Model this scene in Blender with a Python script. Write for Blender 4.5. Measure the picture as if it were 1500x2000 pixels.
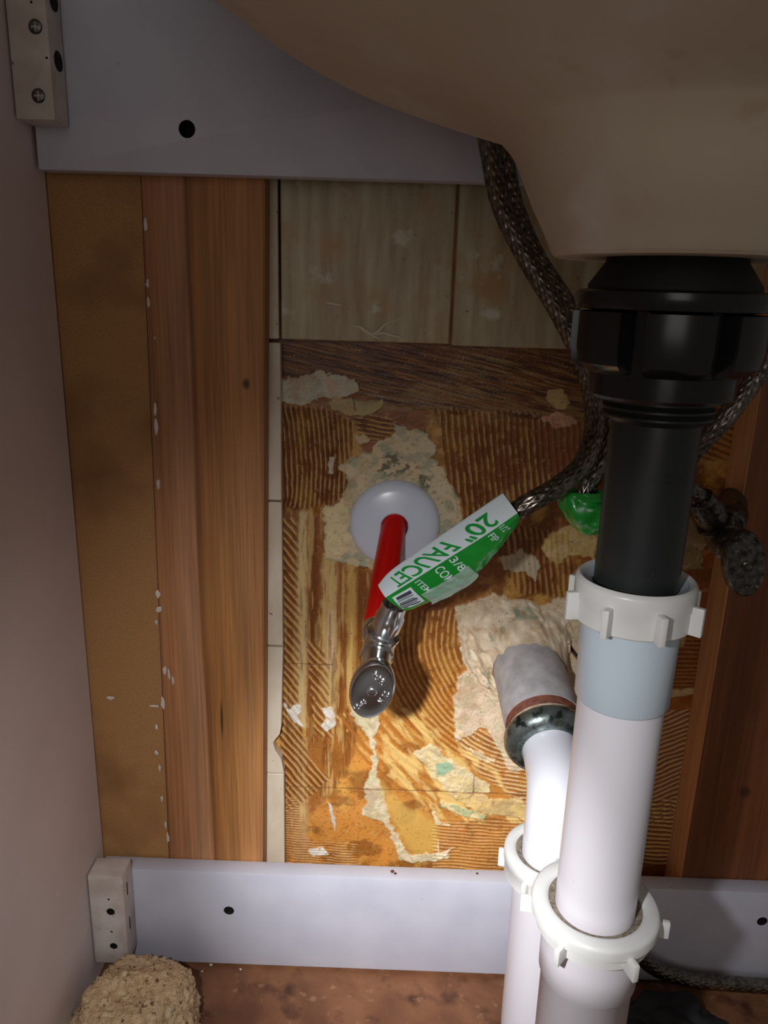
import bpy, bmesh, math, random
import numpy as np
from mathutils import Vector, Matrix, noise as mnoise
random.seed(4)
for o in list(bpy.data.objects): bpy.data.objects.remove(o)
S = bpy.context.scene
COL = S.collection

# ------------------------------------------------------------ camera, light, exposure
F_PX, CAMY, CAMZ = 1500.0, -0.466, 0.458          # lens in pixels of a 1500x2000 frame; floor is z = 0, wall face is y = 0
_p, _y, _r = map(math.radians, (16.0, 0.6, 1.7))
FWD = np.array([-math.sin(_y)*math.cos(_p), math.cos(_y)*math.cos(_p), -math.sin(_p)])
_rt = np.array([math.cos(_y), math.sin(_y), 0]); _up = np.cross(_rt, FWD)
RT = _rt*math.cos(_r)+_up*math.sin(_r); UP = _up*math.cos(_r)-_rt*math.sin(_r)
CAM = np.array([0, CAMY, CAMZ])
cd = bpy.data.cameras.new('camera'); cam = bpy.data.objects.new('camera', cd); COL.objects.link(cam)
cd.sensor_fit = 'HORIZONTAL'; cd.sensor_width = 36; cd.lens = 36*F_PX/1500; cd.clip_start = 0.01
cam.matrix_world = Matrix([[RT[0], UP[0], -FWD[0], CAM[0]], [RT[1], UP[1], -FWD[1], CAM[1]],
                           [RT[2], UP[2], -FWD[2], CAM[2]], [0, 0, 0, 1]])
S.camera = cam

def at(px, py, Y):
    """place read off the photograph at the depth Y"""
    d = FWD+RT*(px-750)/F_PX-UP*(py-1000)/F_PX
    return Vector(CAM+d*(Y-CAMY)/d[1])

def spot(name, loc, target, energy, size, blend, radius, color):
    l = bpy.data.lights.new(name, 'SPOT'); l.energy = energy; l.spot_size = math.radians(size); l.spot_blend = blend
    l.shadow_soft_size = radius; l.color = color
    o = bpy.data.objects.new(name, l); COL.objects.link(o); o.location = loc
    o.rotation_euler = (Vector(target)-Vector(loc)).to_track_quat('-Z', 'Y').to_euler(); return o
LAMP = (-0.068, -0.445, CAMZ-0.015)
spot('torch_spill', LAMP, at(853, 1831, 0), 3.0, 85, 1.0, 0.007, (0.97, 0.98, 1.0))
spot('torch_core', LAMP, at(855, 1660, 0), 11.0, 37, 1.0, 0.007, (0.97, 0.98, 1.0))
al = bpy.data.lights.new('room_light', 'AREA'); al.energy = 1.1; al.shape = 'RECTANGLE'; al.size = .45; al.size_y = .7; al.color = (1.0, .93, .86)
ao = bpy.data.objects.new('room_light', al); COL.objects.link(ao); ao.location = (-.12, -1.35, .62)
ao.rotation_euler = (Vector((.03, -.1, .42))-Vector(ao.location)).to_track_quat('-Z', 'Y').to_euler()
w = bpy.data.worlds.new('world'); S.world = w; w.use_nodes = True
w.node_tree.nodes['Background'].inputs[0].default_value = (1.0, 0.90, 0.83, 1)
w.node_tree.nodes['Background'].inputs[1].default_value = 0.085
S.view_settings.view_transform = 'Standard'; S.view_settings.look = 'None'
S.view_settings.exposure = 0.1; S.view_settings.gamma = 1.0; S.view_settings.use_curve_mapping = False

# ------------------------------------------------------------ helpers
def lin(c):
    return tuple((v/255/12.92 if v/255 <= .04045 else ((v/255+.055)/1.055)**2.4) for v in c)
def rgba(c): return lin(c)+(1,)

class NT:
    def __init__(s, name):
        s.m = bpy.data.materials.new(name); s.m.use_nodes = True
        s.t = s.m.node_tree; s.b = s.t.nodes['Principled BSDF']
    def n(s, kind, **kw):
        k = s.t.nodes.new(kind)
        for a, v in kw.items(): setattr(k, a, v)
        return k
    def l(s, a, b): s.t.links.new(a, b)
def setb(b, **kw):
    for k, v in kw.items(): b.inputs[k.replace('_', ' ')].default_value = v

def mat(name, c1, c2=None, scale=(30, 30, 30), detail=6, lo=.35, hi=.65, rough=.5, metal=0., bump=0., bscale=200., bdist=.001,
        spots=None, coat=0., spec=.5, dist=0., trans=0.):
    """noise-mixed surface; spots = (colour, scale, low, high) adds specks or stains"""
    t = NT(name); b = t.b
    tc = t.n('ShaderNodeTexCoord'); mp = t.n('ShaderNodeMapping'); mp.inputs['Scale'].default_value = scale
    t.l(tc.outputs['Object'], mp.inputs[0])
    nz = t.n('ShaderNodeTexNoise'); nz.inputs['Scale'].default_value = 1; nz.inputs['Detail'].default_value = detail
    nz.inputs['Distortion'].default_value = dist; t.l(mp.outputs[0], nz.inputs[0])
    cr = t.n('ShaderNodeValToRGB'); cr.color_ramp.elements[0].position = lo; cr.color_ramp.elements[1].position = hi
    cr.color_ramp.elements[0].color = rgba(c1); cr.color_ramp.elements[1].color = rgba(c2 or c1)
    t.l(nz.outputs['Fac'], cr.inputs[0]); out = cr.outputs[0]
    for sp in (spots or []):
        col, sc, a, z = sp
        n2 = t.n('ShaderNodeTexNoise'); n2.inputs['Scale'].default_value = sc; n2.inputs['Detail'].default_value = 4
        t.l(tc.outputs['Object'], n2.inputs[0])
        mr = t.n('ShaderNodeMapRange'); mr.inputs[1].default_value = a; mr.inputs[2].default_value = z
        t.l(n2.outputs['Fac'], mr.inputs[0])
        mx = t.n('ShaderNodeMix', data_type='RGBA'); t.l(mr.outputs[0], mx.inputs[0]); t.l(out, mx.inputs[6])
        mx.inputs[7].default_value = rgba(col); out = mx.outputs[2]
    t.l(out, b.inputs['Base Color'])
    setb(b, Roughness=rough, Metallic=metal)
    b.inputs['Coat Weight'].default_value = coat; b.inputs['Specular IOR Level'].default_value = spec
    b.inputs['Transmission Weight'].default_value = trans
    if bump:
        n3 = t.n('ShaderNodeTexNoise'); n3.inputs['Scale'].default_value = bscale; n3.inputs['Detail'].default_value = 5
        t.l(tc.outputs['Object'], n3.inputs[0])
        bp = t.n('ShaderNodeBump'); bp.inputs['Strength'].default_value = bump; bp.inputs['Distance'].default_value = bdist
        t.l(n3.outputs['Fac'], bp.inputs['Height']); t.l(bp.outputs[0], b.inputs['Normal'])
    return t.m

def wood_mat(name, stops, x0, x1, grain=1.0, knots=()):
    """boards cut along z: stops = (position across the board, colour); the grain wanders a little"""
    t = NT(name); b = t.b
    g = t.n('ShaderNodeNewGeometry'); sx = t.n('ShaderNodeSeparateXYZ'); t.l(g.outputs['Position'], sx.inputs[0])
    mp = t.n('ShaderNodeMapping'); mp.inputs['Scale'].default_value = (14, 14, 3); t.l(g.outputs['Position'], mp.inputs[0])
    wn = t.n('ShaderNodeTexNoise'); wn.inputs['Scale'].default_value = 1; wn.inputs['Detail'].default_value = 2; t.l(mp.outputs[0], wn.inputs[0])
    a1 = t.n('ShaderNodeMath', operation='MULTIPLY_ADD'); a1.inputs[1].default_value = .012; t.l(wn.outputs['Fac'], a1.inputs[0]); t.l(sx.outputs[0], a1.inputs[2])
    mr = t.n('ShaderNodeMapRange'); mr.inputs[1].default_value = x0+.006; mr.inputs[2].default_value = x1+.006; t.l(a1.outputs[0], mr.inputs[0])
    cr = t.n('ShaderNodeValToRGB'); e = cr.color_ramp.elements
    e[0].position = stops[0][0]; e[0].color = rgba(stops[0][1]); e[1].position = stops[-1][0]; e[1].color = rgba(stops[-1][1])
    for p, c in stops[1:-1]:
        k = e.new(p); k.color = rgba(c)
    t.l(mr.outputs[0], cr.inputs[0])
    m2 = t.n('ShaderNodeMapping'); m2.inputs['Scale'].default_value = (900*grain, 900*grain, 16); t.l(g.outputs['Position'], m2.inputs[0])
    fn = t.n('ShaderNodeTexNoise'); fn.inputs['Scale'].default_value = 1; fn.inputs['Detail'].default_value = 6; t.l(m2.outputs[0], fn.inputs[0])
    m3 = t.n('ShaderNodeMapping'); m3.inputs['Scale'].default_value = (150, 150, 6); t.l(g.outputs['Position'], m3.inputs[0])
    f3 = t.n('ShaderNodeTexNoise'); f3.inputs['Scale'].default_value = 1; f3.inputs['Detail'].default_value = 4; t.l(m3.outputs[0], f3.inputs[0])
    sm = t.n('ShaderNodeMath', operation='ADD'); t.l(fn.outputs['Fac'], sm.inputs[0]); t.l(f3.outputs['Fac'], sm.inputs[1])
    r2 = t.n('ShaderNodeMapRange'); r2.inputs[1].default_value = .75; r2.inputs[2].default_value = 1.3; r2.inputs[3].default_value = .66; r2.inputs[4].default_value = 1.2
    t.l(sm.outputs[0], r2.inputs[0])
    mx = t.n('ShaderNodeMix', data_type='RGBA', blend_type='MULTIPLY'); mx.inputs[0].default_value = 1
    t.l(cr.outputs[0], mx.inputs[6]); t.l(r2.outputs[0], mx.inputs[7]); out = mx.outputs[2]
    for (kx, kz, rx, rz) in knots:
        s1 = t.n('ShaderNodeVectorMath', operation='SUBTRACT'); t.l(g.outputs['Position'], s1.inputs[0]); s1.inputs[1].default_value = (kx, 0, kz)
        s2 = t.n('ShaderNodeVectorMath', operation='MULTIPLY'); t.l(s1.outputs[0], s2.inputs[0]); s2.inputs[1].default_value = (1/rx, 0, 1/rz)
        ln = t.n('ShaderNodeVectorMath', operation='LENGTH'); t.l(s2.outputs[0], ln.inputs[0])
        mk = t.n('ShaderNodeMapRange'); mk.inputs[1].default_value = 1.3; mk.inputs[2].default_value = .5; mk.inputs[3].default_value = 0; mk.inputs[4].default_value = .85
        t.l(ln.outputs['Value'], mk.inputs[0])
        mk2 = t.n('ShaderNodeMix', data_type='RGBA'); t.l(mk.outputs[0], mk2.inputs[0]); t.l(out, mk2.inputs[6]); mk2.inputs[7].default_value = rgba((58, 28, 12)); out = mk2.outputs[2]
    t.l(out, b.inputs['Base Color']); setb(b, Roughness=.62)
    bp = t.n('ShaderNodeBump'); bp.inputs['Strength'].default_value = .25; bp.inputs['Distance'].default_value = .0006
    t.l(fn.outputs['Fac'], bp.inputs['Height']); t.l(bp.outputs[0], b.inputs['Normal'])
    return t.m

def tag(o, label=None, cat=None, group=None, kind=None):
    if label: o['label'] = label
    if cat: o['category'] = cat
    if group: o['group'] = group
    if kind: o['kind'] = kind
    return o
def empty(name, loc):
    o = bpy.data.objects.new(name, None); COL.objects.link(o); o.location = loc; o.empty_display_size = .01; return o
def link(name, me, m, parent=None, smooth=None):
    o = bpy.data.objects.new(name, me); COL.objects.link(o)
    if m is not None and not me.materials: me.materials.append(m)
    if parent is not None:
        o.parent = parent
        o.matrix_parent_inverse = Matrix.Translation(-parent.location if parent.type == 'EMPTY' else Vector())
    if smooth is not None:
        for pl in me.polygons: pl.use_smooth = True
        if smooth < 180:
            me.set_sharp_from_angle(angle=math.radians(smooth))
    return o
def mesh(name, v, f):
    me = bpy.data.meshes.new(name); me.from_pydata([tuple(a) for a in v], [], f); me.update()
    bm = bmesh.new(); bm.from_mesh(me); bmesh.ops.recalc_face_normals(bm, faces=bm.faces); bm.to_mesh(me); bm.free(); return me
def bm_mesh(bm, name):
    bmesh.ops.recalc_face_normals(bm, faces=bm.faces)
    me = bpy.data.meshes.new(name); bm.to_mesh(me); bm.free(); return me
def box_bm(bm, lo, hi, bevel=0., seg=2):
    r = bmesh.ops.create_cube(bm, size=1.0); vs = r['verts']
    for v in vs:
        v.co = Vector([(lo[i]+hi[i])/2+v.co[i]*(hi[i]-lo[i]) for i in range(3)])
    if bevel:
        es = list({e for v in vs for e in v.link_edges})
        bmesh.ops.bevel(bm, geom=es, offset=bevel, segments=seg, affect='EDGES', profile=.5)
def box_me(name, lo, hi, bevel=0.):
    bm = bmesh.new(); box_bm(bm, lo, hi, bevel); return bm_mesh(bm, name)
def prism_xz(name, pts, y0, y1, bevel=0.):
    """outline in x,z given thickness along y"""
    bm = bmesh.new(); a = [bm.verts.new((p[0], y0, p[1])) for p in pts]
    f = bm.faces.new(a); r = bmesh.ops.extrude_face_region(bm, geom=[f])
    for g in r['geom']:
        if isinstance(g, bmesh.types.BMVert): g.co.y = y1
    if bevel:
        bmesh.ops.bevel(bm, geom=list(bm.edges), offset=bevel, segments=2, affect='EDGES')
    bmesh.ops.triangulate(bm, faces=[q for q in bm.faces if len(q.verts) > 4])
    return bm_mesh(bm, name)
def cut(me, cutters):
    """subtract cutter meshes from a mesh"""
    o = bpy.data.objects.new('tmp', me); COL.objects.link(o); tmp = [o]
    for c in cutters:
        k = bpy.data.objects.new('tmpc', c); COL.objects.link(k); tmp.append(k)
        md = o.modifiers.new('b', 'BOOLEAN'); md.operation = 'DIFFERENCE'; md.object = k; md.solver = 'EXACT'
    dg = bpy.context.evaluated_depsgraph_get()
    r = bpy.data.meshes.new_from_object(o.evaluated_get(dg))
    for k in tmp: bpy.data.objects.remove(k)
    return r
def frame_of(d):
    d = Vector(d).normalized(); a = Vector((0, 0, 1)) if abs(d.z) < .9 else Vector((0, 1, 0))
    x = d.cross(a).normalized(); return x, d.cross(x).normalized(), d
def cyl_me(name, p0, p1, r, n=32):
    return sweep(name, [p0, p1], [r, r], n)
def spline(pts, n=12):
    """Catmull-Rom through points (Vectors)"""
    P = [Vector(p) for p in pts]; P = [P[0]*2-P[1]]+P+[P[-1]*2-P[-2]]; out = []
    for i in range(1, len(P)-2):
        for k in range(n):
            t = k/n; a, b, c, d = P[i-1:i+3]
            out.append(.5*((2*b)+(c-a)*t+(2*a-5*b+4*c-d)*t*t+(3*b-a-3*c+d)*t**3))
    out.append(P[-2]); return out
def rings(path):
    """rotation-minimising frames"""
    path = [Vector(p) for p in path]; T = []
    for i in range(len(path)):
        a = path[max(0, i-1)]; b = path[min(len(path)-1, i+1)]; T.append((b-a).normalized())
    x, y, _ = frame_of(T[0]); fr = [(x, y)]
    for i in range(1, len(path)):
        q = T[i-1].rotation_difference(T[i]); x = q @ fr[-1][0]; x = (x-T[i]*x.dot(T[i])).normalized(); fr.append((x, T[i].cross(x)))
    return path, T, fr
def sweep(name, path, rad, n=32, caps=True, shape=None):
    path, T, fr = rings(path); V = []; Fc = []
    if not hasattr(rad, '__len__'): rad = [rad]*len(path)
    for p, (x, y), r in zip(path, fr, rad):
        for k in range(n):
            a = 2*math.pi*k/n; q = shape(a) if shape else 1.
            V.append(p+(x*math.cos(a)+y*math.sin(a))*r*q)
    for i in range(len(path)-1):
        for k in range(n): Fc.append((i*n+k, i*n+(k+1) % n, (i+1)*n+(k+1) % n, (i+1)*n+k))
    if caps: Fc.append(tuple(range(n))[::-1]); Fc.append(tuple((len(path)-1)*n+k for k in range(n)))
    return mesh(name, V, Fc)
def lathe(name, c, axis, prof, n=64, closed=False, rot=None, sx=1., sy=1.):
    """prof = (radius, distance along axis) pairs; ends on the axis get a pole cap"""
    x, y, d = frame_of(axis) if rot is None else rot; c = Vector(c); V = []; Fc = []
    for r, h in prof:
        for k in range(n):
            a = 2*math.pi*k/n; V.append(c+d*h+(x*math.cos(a)*sx+y*math.sin(a)*sy)*max(r, 1e-6))
    m = len(prof)
    for i in range(m if closed else m-1):
        j = (i+1) % m
        for k in range(n): Fc.append((i*n+k, i*n+(k+1) % n, j*n+(k+1) % n, j*n+k))
    me = mesh(name, V, Fc)
    bm = bmesh.new(); bm.from_mesh(me); bmesh.ops.remove_doubles(bm, verts=bm.verts, dist=2e-6)
    bmesh.ops.recalc_face_normals(bm, faces=bm.faces); bm.to_mesh(me); bm.free(); return me
def join(name, mes):
    bm = bmesh.new()
    for m in mes: bm.from_mesh(m)
    me = bpy.data.meshes.new(name); bm.to_mesh(me); bm.free(); return me
def hexa(a):            # six-sided nut outline, slightly rounded
    a = (a % (math.pi/3))-math.pi/6; return min(1.0, .905/math.cos(a))

# ------------------------------------------------------------ materials
M_LAM = mat('white_laminate', (206, 207, 220), (196, 197, 212), rough=.45, bump=.15, bscale=900, bdist=.0003,
            spots=[((120, 100, 85), 260, .72, .80)])
M_SIDE = mat('side_laminate', (228, 215, 213), (218, 205, 203), scale=(12, 12, 12), rough=.55, bump=.1, bscale=700, bdist=.0003,
             spots=[((235, 225, 215), 150, .74, .80), ((110, 85, 70), 190, .77, .82)])
M_BLOCK = mat('aged_plastic', (214, 206, 200), (190, 178, 168), scale=(60, 60, 60), rough=.5, spots=[((95, 80, 70), 330, .68, .76)])
M_HOLE = mat('hole_shade', (17, 12, 9), rough=.9)  # near-black colour stands in for the shade inside openings
M_BOARD = mat('brown_hardboard', (178, 132, 82), (164, 119, 71), scale=(900, 900, 900), detail=3, rough=.7, bump=.25, bscale=1200, bdist=.0003,
              spots=[((132, 90, 52), 18, .5, .75), ((95, 60, 35), 330, .75, .82)])
M_FLECK = mat('old_paint', (225, 215, 205), (200, 190, 178), rough=.6)
M_TILE = mat('dirty_tile', (192, 184, 150), (160, 138, 102), scale=(130, 130, 14), rough=.42, bump=.25, bscale=420, bdist=.0005,
             spots=[((128, 88, 48), 240, .66, .76), ((176, 136, 84), 40, .55, .75), ((205, 200, 180), 60, .6, .7)])
M_TILEC = mat('cut_tile', (222, 210, 190), (206, 190, 166), scale=(70, 70, 30), rough=.5, bump=.2, bscale=500, bdist=.0004,
              spots=[((130, 95, 60), 210, .69, .76)])
M_FLOOR = mat('stained_floor', (146, 98, 66), (112, 70, 46), scale=(30, 30, 30), dist=.6, rough=.7, bump=.3, bscale=300, bdist=.0006,
              spots=[((84, 50, 32), 45, .56, .70), ((176, 134, 98), 110, .62, .78), ((70, 42, 28), 300, .70, .78)])
M_PVC = mat('white_pvc', (226, 227, 234), (219, 220, 229), scale=(20, 20, 8), rough=.28, spots=[((150, 130, 110), 380, .76, .80)])
M_PVC2 = mat('milky_pvc', (227, 223, 229), (221, 216, 222), scale=(20, 20, 8), rough=.3, spots=[((170, 155, 140), 300, .76, .82)])
M_GREYPVC = mat('bluish_pvc', (198, 212, 222), (190, 205, 216), scale=(20, 20, 8), rough=.3)
M_NUTW = mat('nut_plastic', (228, 228, 226), (217, 216, 212), scale=(40, 40, 40), rough=.32, spots=[((150, 130, 105), 260, .72, .80)])
M_ABS = mat('black_abs', (38, 43, 42), (32, 36, 36), rough=.36)
M_ABSN = mat('black_nut_plastic', (26, 28, 30), (21, 23, 25), rough=.22)
M_RUB = mat('black_rubber', (14, 14, 15), rough=.7)
M_GRIME = mat('grime_washer', (150, 138, 122), (104, 92, 78), scale=(500, 500, 500), rough=.8, bump=.6, bscale=900, bdist=.0006)
M_SINK = mat('bowl_ceramic', (214, 202, 180), (198, 182, 160), scale=(9, 9, 14), rough=.5, bump=.12, bscale=160, bdist=.0008,
             spots=[((214, 208, 196), 26, .56, .74), ((196, 176, 148), 70, .62, .75)])
M_CHROME = mat('chrome', (220, 223, 225), rough=.2, metal=1.)
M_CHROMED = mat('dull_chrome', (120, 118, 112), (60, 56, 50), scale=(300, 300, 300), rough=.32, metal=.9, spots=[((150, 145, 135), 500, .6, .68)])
M_CRUSTY = mat('corroded_chrome', (150, 160, 158), (84, 96, 92), scale=(110, 110, 110), rough=.28, metal=.85, bump=.3, bscale=500, bdist=.0005,
               spots=[((52, 62, 58), 190, .55, .66), ((150, 158, 120), 120, .62, .7)])
M_GALV = mat('galvanised', (205, 202, 204), (176, 172, 174), scale=(90, 90, 90), rough=.6, metal=.15, bump=.3, bscale=420, bdist=.0004,
             spots=[((196, 190, 182), 60, .6, .75), ((90, 84, 78), 420, .72, .78)])
M_RUST = mat('rusty_thread', (120, 66, 44), (84, 44, 30), scale=(300, 300, 300), rough=.75, bump=.4, bscale=800, bdist=.0004)
M_SEAL = mat('cream_washer', (224, 204, 178), (190, 160, 130), scale=(300, 300, 300), rough=.7)
M_RED = mat('red_pex', (196, 14, 8), (184, 10, 6), rough=.3)
M_PLATE = mat('plate_plastic', (206, 212, 226), (200, 206, 221), scale=(15, 15, 15), rough=.25)
M_PUTTY = mat('old_putty', (236, 218, 190), (206, 180, 148), scale=(110, 110, 110), rough=.62, bump=.5, bscale=260, bdist=.0012,
              spots=[((160, 165, 140), 70, .60, .70), ((176, 128, 72), 55, .62, .72), ((60, 50, 40), 420, .70, .74)])
M_CHUNK = mat('rough_lump', (224, 196, 156), (192, 160, 120), scale=(260, 260, 260), rough=.95, bump=.9, bscale=800, bdist=.0016,
              spots=[((104, 78, 52), 330, .58, .68), ((224, 206, 168), 150, .58, .7)])
M_BRAID = mat('braid_steel', (150, 143, 134), (96, 90, 82), scale=(300, 300, 300), rough=.3, metal=1.)
M_DARKHOSE = mat('dark_rubber_cord', (20, 23, 23), rough=.55)
M_LW = mat('label_white', (214, 226, 230), rough=.35, coat=.4)
M_LG = mat('label_green', (20, 150, 50), (14, 136, 42), rough=.35, coat=.4)
M_LGD = mat('label_back', (150, 190, 150), (110, 160, 110), rough=.4, coat=.4)
M_INK = mat('ink_green', (18, 150, 60), rough=.4)
M_INKB = mat('ink_black', (60, 66, 76), rough=.5)
M_TAPE = mat('clear_tape', (190, 222, 205), rough=.12, coat=.6)
M_TAPE.node_tree.nodes['Principled BSDF'].inputs['Alpha'].default_value = .55
M_DEBRIS = mat('white_crumb', (214, 208, 196), rough=.8)

# ------------------------------------------------------------ numpy noise
_rng = np.random.default_rng(7); _LAT = _rng.random((256, 256))
def vnoise(x, y):
    xi = np.floor(x).astype(int); yi = np.floor(y).astype(int); fx = x-xi; fy = y-yi
    fx = fx*fx*(3-2*fx); fy = fy*fy*(3-2*fy)
    a = _LAT[xi & 255, yi & 255]; b = _LAT[(xi+1) & 255, yi & 255]; c = _LAT[xi & 255, (yi+1) & 255]; d = _LAT[(xi+1) & 255, (yi+1) & 255]
    return (a*(1-fx)+b*fx)*(1-fy)+(c*(1-fx)+d*fx)*fy
def fbm(x, y, o=4):
    s = 0; a = .5; t = 0
    for i in range(o):
        s = s+a*vnoise(x+17.3*i, y+9.1*i); t += a; a *= .5; x = x*2.03; y = y*2.03
    return s/t                                                     # 0..1
def sst(x, a, b):
    t = np.clip((x-a)/(b-a), 0, 1); return t*t*(3-2*t)

# ------------------------------------------------------------ the setting: back wall with old tile adhesive
def W(px, py, Y=0.):
    p = at(px, py, Y); return (p.x, p.z)
def adhesive_wall():
    dx = .00052
    x0, x1, z0, z1 = -.092, .262, .046, .452
    X1 = np.arange(x0, x1, dx); Z1 = np.arange(z0, z1, dx); nx, nz = len(X1), len(Z1)
    X, Z = np.meshgrid(X1, Z1); X = X*1000; Z = Z*1000                     # millimetres on the wall
    w0 = fbm(X/28+61, Z/28+17, 3)-.5; w1 = (fbm(X/9, Z/9, 4)-.5); w2 = (fbm(X/3+40, Z/3+11, 4)-.5); big = fbm(X/30+5, Z/30+3, 4); fine = fbm(X/1.4, Z/1.4+50, 3)
    def C(c): return np.array(lin(c))
    col = np.zeros(X.shape+(3,)); H = np.zeros(X.shape); RG = np.full(X.shape, .36)
    def P(pts): return [(a*1000, b*1000) for a, b in (W(*p) for p in pts)]
    def sd(poly):
        pts = P(poly) ; inside = np.zeros(X.shape, bool); dm = np.full(X.shape, 1e9); n = len(pts)
        for i in range(n):
            (ax, ay), (bx, by) = pts[i], pts[(i+1) % n]
            ex, ey = bx-ax, by-ay; t = np.clip(((X-ax)*ex+(Z-ay)*ey)/(ex*ex+ey*ey+1e-9), 0, 1)
            dm = np.minimum(dm, (X-ax-t*ex)**2+(Z-ay-t*ey)**2)
            if ay != by:
                c = ((ay > Z) != (by > Z)) & (X < (bx-ax)*(Z-ay)/(by-ay)+ax); inside ^= c
        return np.where(inside, -1, 1)*np.sqrt(dm)
    def mask(poly, wob=5., soft=.5, fw=3.):
        d = sd(poly)+w1*wob+w2*fw; return sst(-d, -soft, soft)
    def put(m, c, k=1.):
        nonlocal col
        m = np.clip(m*k, 0, 1)[..., None]; col = col*(1-m)+m*(C(c) if isinstance(c, tuple) else c)
    # base: glossy amber brown adhesive, painted darker higher up where the light is weaker
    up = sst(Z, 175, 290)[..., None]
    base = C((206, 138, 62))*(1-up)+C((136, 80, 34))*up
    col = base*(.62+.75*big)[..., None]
    put(sst(fbm(X/14+9, Z/22, 5), .52, .70), (222, 172, 84), .55)
    put(sst(fbm(X/16+70, Z/12+8, 5), .54, .68), (116, 62, 22), .6)
    put(sst(fbm(X/5+20, Z/5+60, 4), .62, .72), (206, 160, 92), .35)
    H += (big-.5)*.9+(fine-.5)*.12
    put(sst(fine, .60, .72), (96, 52, 20), .35)
    # combed ridges
    def comb(poly, s, period, amp, top, bot, wob=5., k=1., warp=1.2, soft=1.2, gap=.3, tlo=.15):
        nonlocal H
        m = mask(poly, wob, soft)*k
        ph = (s+w1*warp*1.3+w0*2.6)/period*2*math.pi; q = .5+.5*np.sin(ph)
        if top is not None:
            tl = q**2.2*sst(fbm(X/6+33, Z/6+71, 3), gap-.12, gap+.22)
            put(m*sst(1-q, .35, .85), bot, .75); put(m*sst(tl, tlo, .75), top, .85)
        H = H+m*(q-.4)*amp*(.6+.8*fbm(X/8+3, Z/8, 2))
    def lineco(deg):                       # coordinate across lines that run at deg from vertical (leaning right going down)
        a = math.radians(deg); return X*math.cos(a)+Z*math.sin(a)
    def arcco(cpx):
        cx, cz = W(*cpx); return np.hypot(X-cx*1000, Z-cz*1000)
    def streak(poly, deg, c, lo, hi, k=.8, fx=1.2, fl=16., wob=4., seed=0., soft=1.5):
        a = math.radians(deg); u = X*math.sin(a)-Z*math.cos(a); v = X*math.cos(a)+Z*math.sin(a)
        put(mask(poly, wob, soft)*sst(fbm(v/fx+seed, u/fl+seed, 4), lo, hi), c, k)
    DK, TAN = (78, 40, 16), (186, 146, 92)
    CR, GC, YC = (226, 204, 172), (196, 186, 152), (220, 186, 112)
    # torn brown paper band on top
    band = [(540, 655), (1180, 665), (1190, 830), (1060, 822), (900, 806), (760, 792), (690, 772), (640, 738), (540, 738)]
    put(mask(band, 6), (110, 60, 22), .85)
    streak(band, 80, (64, 32, 12), .48, .6, .85, fx=1.0)
    streak(band, 78, (168, 118, 58), .58, .70, .7, fx=.8, seed=30)
    streak([(900, 690), (1180, 690), (1190, 800), (960, 790), (800, 760)], 77, (172, 140, 84), .54, .66, .65, fx=.9, seed=12)
    streak([(700, 760), (1190, 770), (1190, 850), (900, 830), (740, 800)], 84, (150, 118, 70), .45, .65, .6, fx=2.0, seed=52)
    H += mask(band, 5)*fbm(lineco(80)/.9, X/20, 3)*.35
    # combed areas
    comb([(548, 792), (640, 798), (694, 830), (694, 870), (684, 920), (690, 955), (640, 995), (600, 1006), (548, 990)], arcco((-60, 900)), 3.05, .9, TAN, DK, warp=1.0, gap=.34)
    comb([(690, 812), (768, 812), (772, 856), (702, 860)], Z+X*.12, 2.9, .8, TAN, DK, wob=3)
    comb([(852, 800), (1050, 806), (1140, 830), (1165, 880), (1120, 935), (1080, 970), (1010, 1000), (930, 1020), (900, 1020), (880, 960), (866, 900)], lineco(9), 3.75, .9, (176, 138, 84), (100, 54, 22), gap=.42)
    put(mask([(1040, 820), (1180, 830), (1180, 930), (1090, 940), (1060, 880)], 8, 3), (128, 70, 30), .75)
    comb([(940, 1020), (1110, 1040), (1140, 1170), (1010, 1160), (985, 1100)], lineco(10), 3.7, .8, (180, 134, 78), (96, 52, 20), gap=.40)
    # vertical smears low on the left
    Lz = [(546, 1000), (636, 988), (636, 1092), (742, 1125), (720, 1300), (705, 1400), (690, 1480), (640, 1560), (546, 1640)]
    put(mask(Lz, 6, 2), (150, 92, 40), .75)
    for cx, wd, c, y0, y1 in [(590, 11, (214, 190, 138), 1000, 1420), (613, 9, (110, 60, 24), 1010, 1400), (646, 15, (214, 184, 122), 1080, 1400), (648, 6, (222, 188, 146), 1190, 1310),
                              (668, 7, (150, 92, 38), 1090, 1400), (688, 9, (200, 160, 88), 1100, 1380), (708, 8, (120, 68, 28), 1120, 1340), (722, 8, (196, 160, 90), 1230, 1400), (590, 12, (190, 150, 100), 1440, 1680),
                              (560, 7, (124, 70, 28), 1000, 1700)]:
        put(mask([(cx-wd, y0), (cx+wd, y0), (cx+wd-2, y1), (cx-wd-2, y1)], 4.5, 2.2, 2), c, .8)
    streak(Lz, 0, (226, 190, 120), .52, .66, .5, fx=2.0, fl=24)
    streak(Lz, 0, (108, 58, 22), .56, .68, .55, fx=1.6, fl=24, seed=9)
    comb([(546, 1010), (580, 1016), (584, 1200), (584, 1400), (604, 1480), (644, 1520), (600, 1560), (546, 1600)], lineco(38), 3.9, 1.1, (202, 156, 92), (104, 56, 20), wob=3, gap=.2)
    comb([(600, 1250), (636, 1270), (650, 1440), (612, 1440)], lineco(38), 3.9, .9, (206, 160, 94), (124, 70, 26), wob=4, gap=.3)
    comb([(546, 1560), (580, 1560), (590, 1640), (700, 1650), (700, 1720), (546, 1720)], Z+X*.03, 2.1, .6, (206, 160, 104), (138, 82, 36), wob=4)
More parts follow.
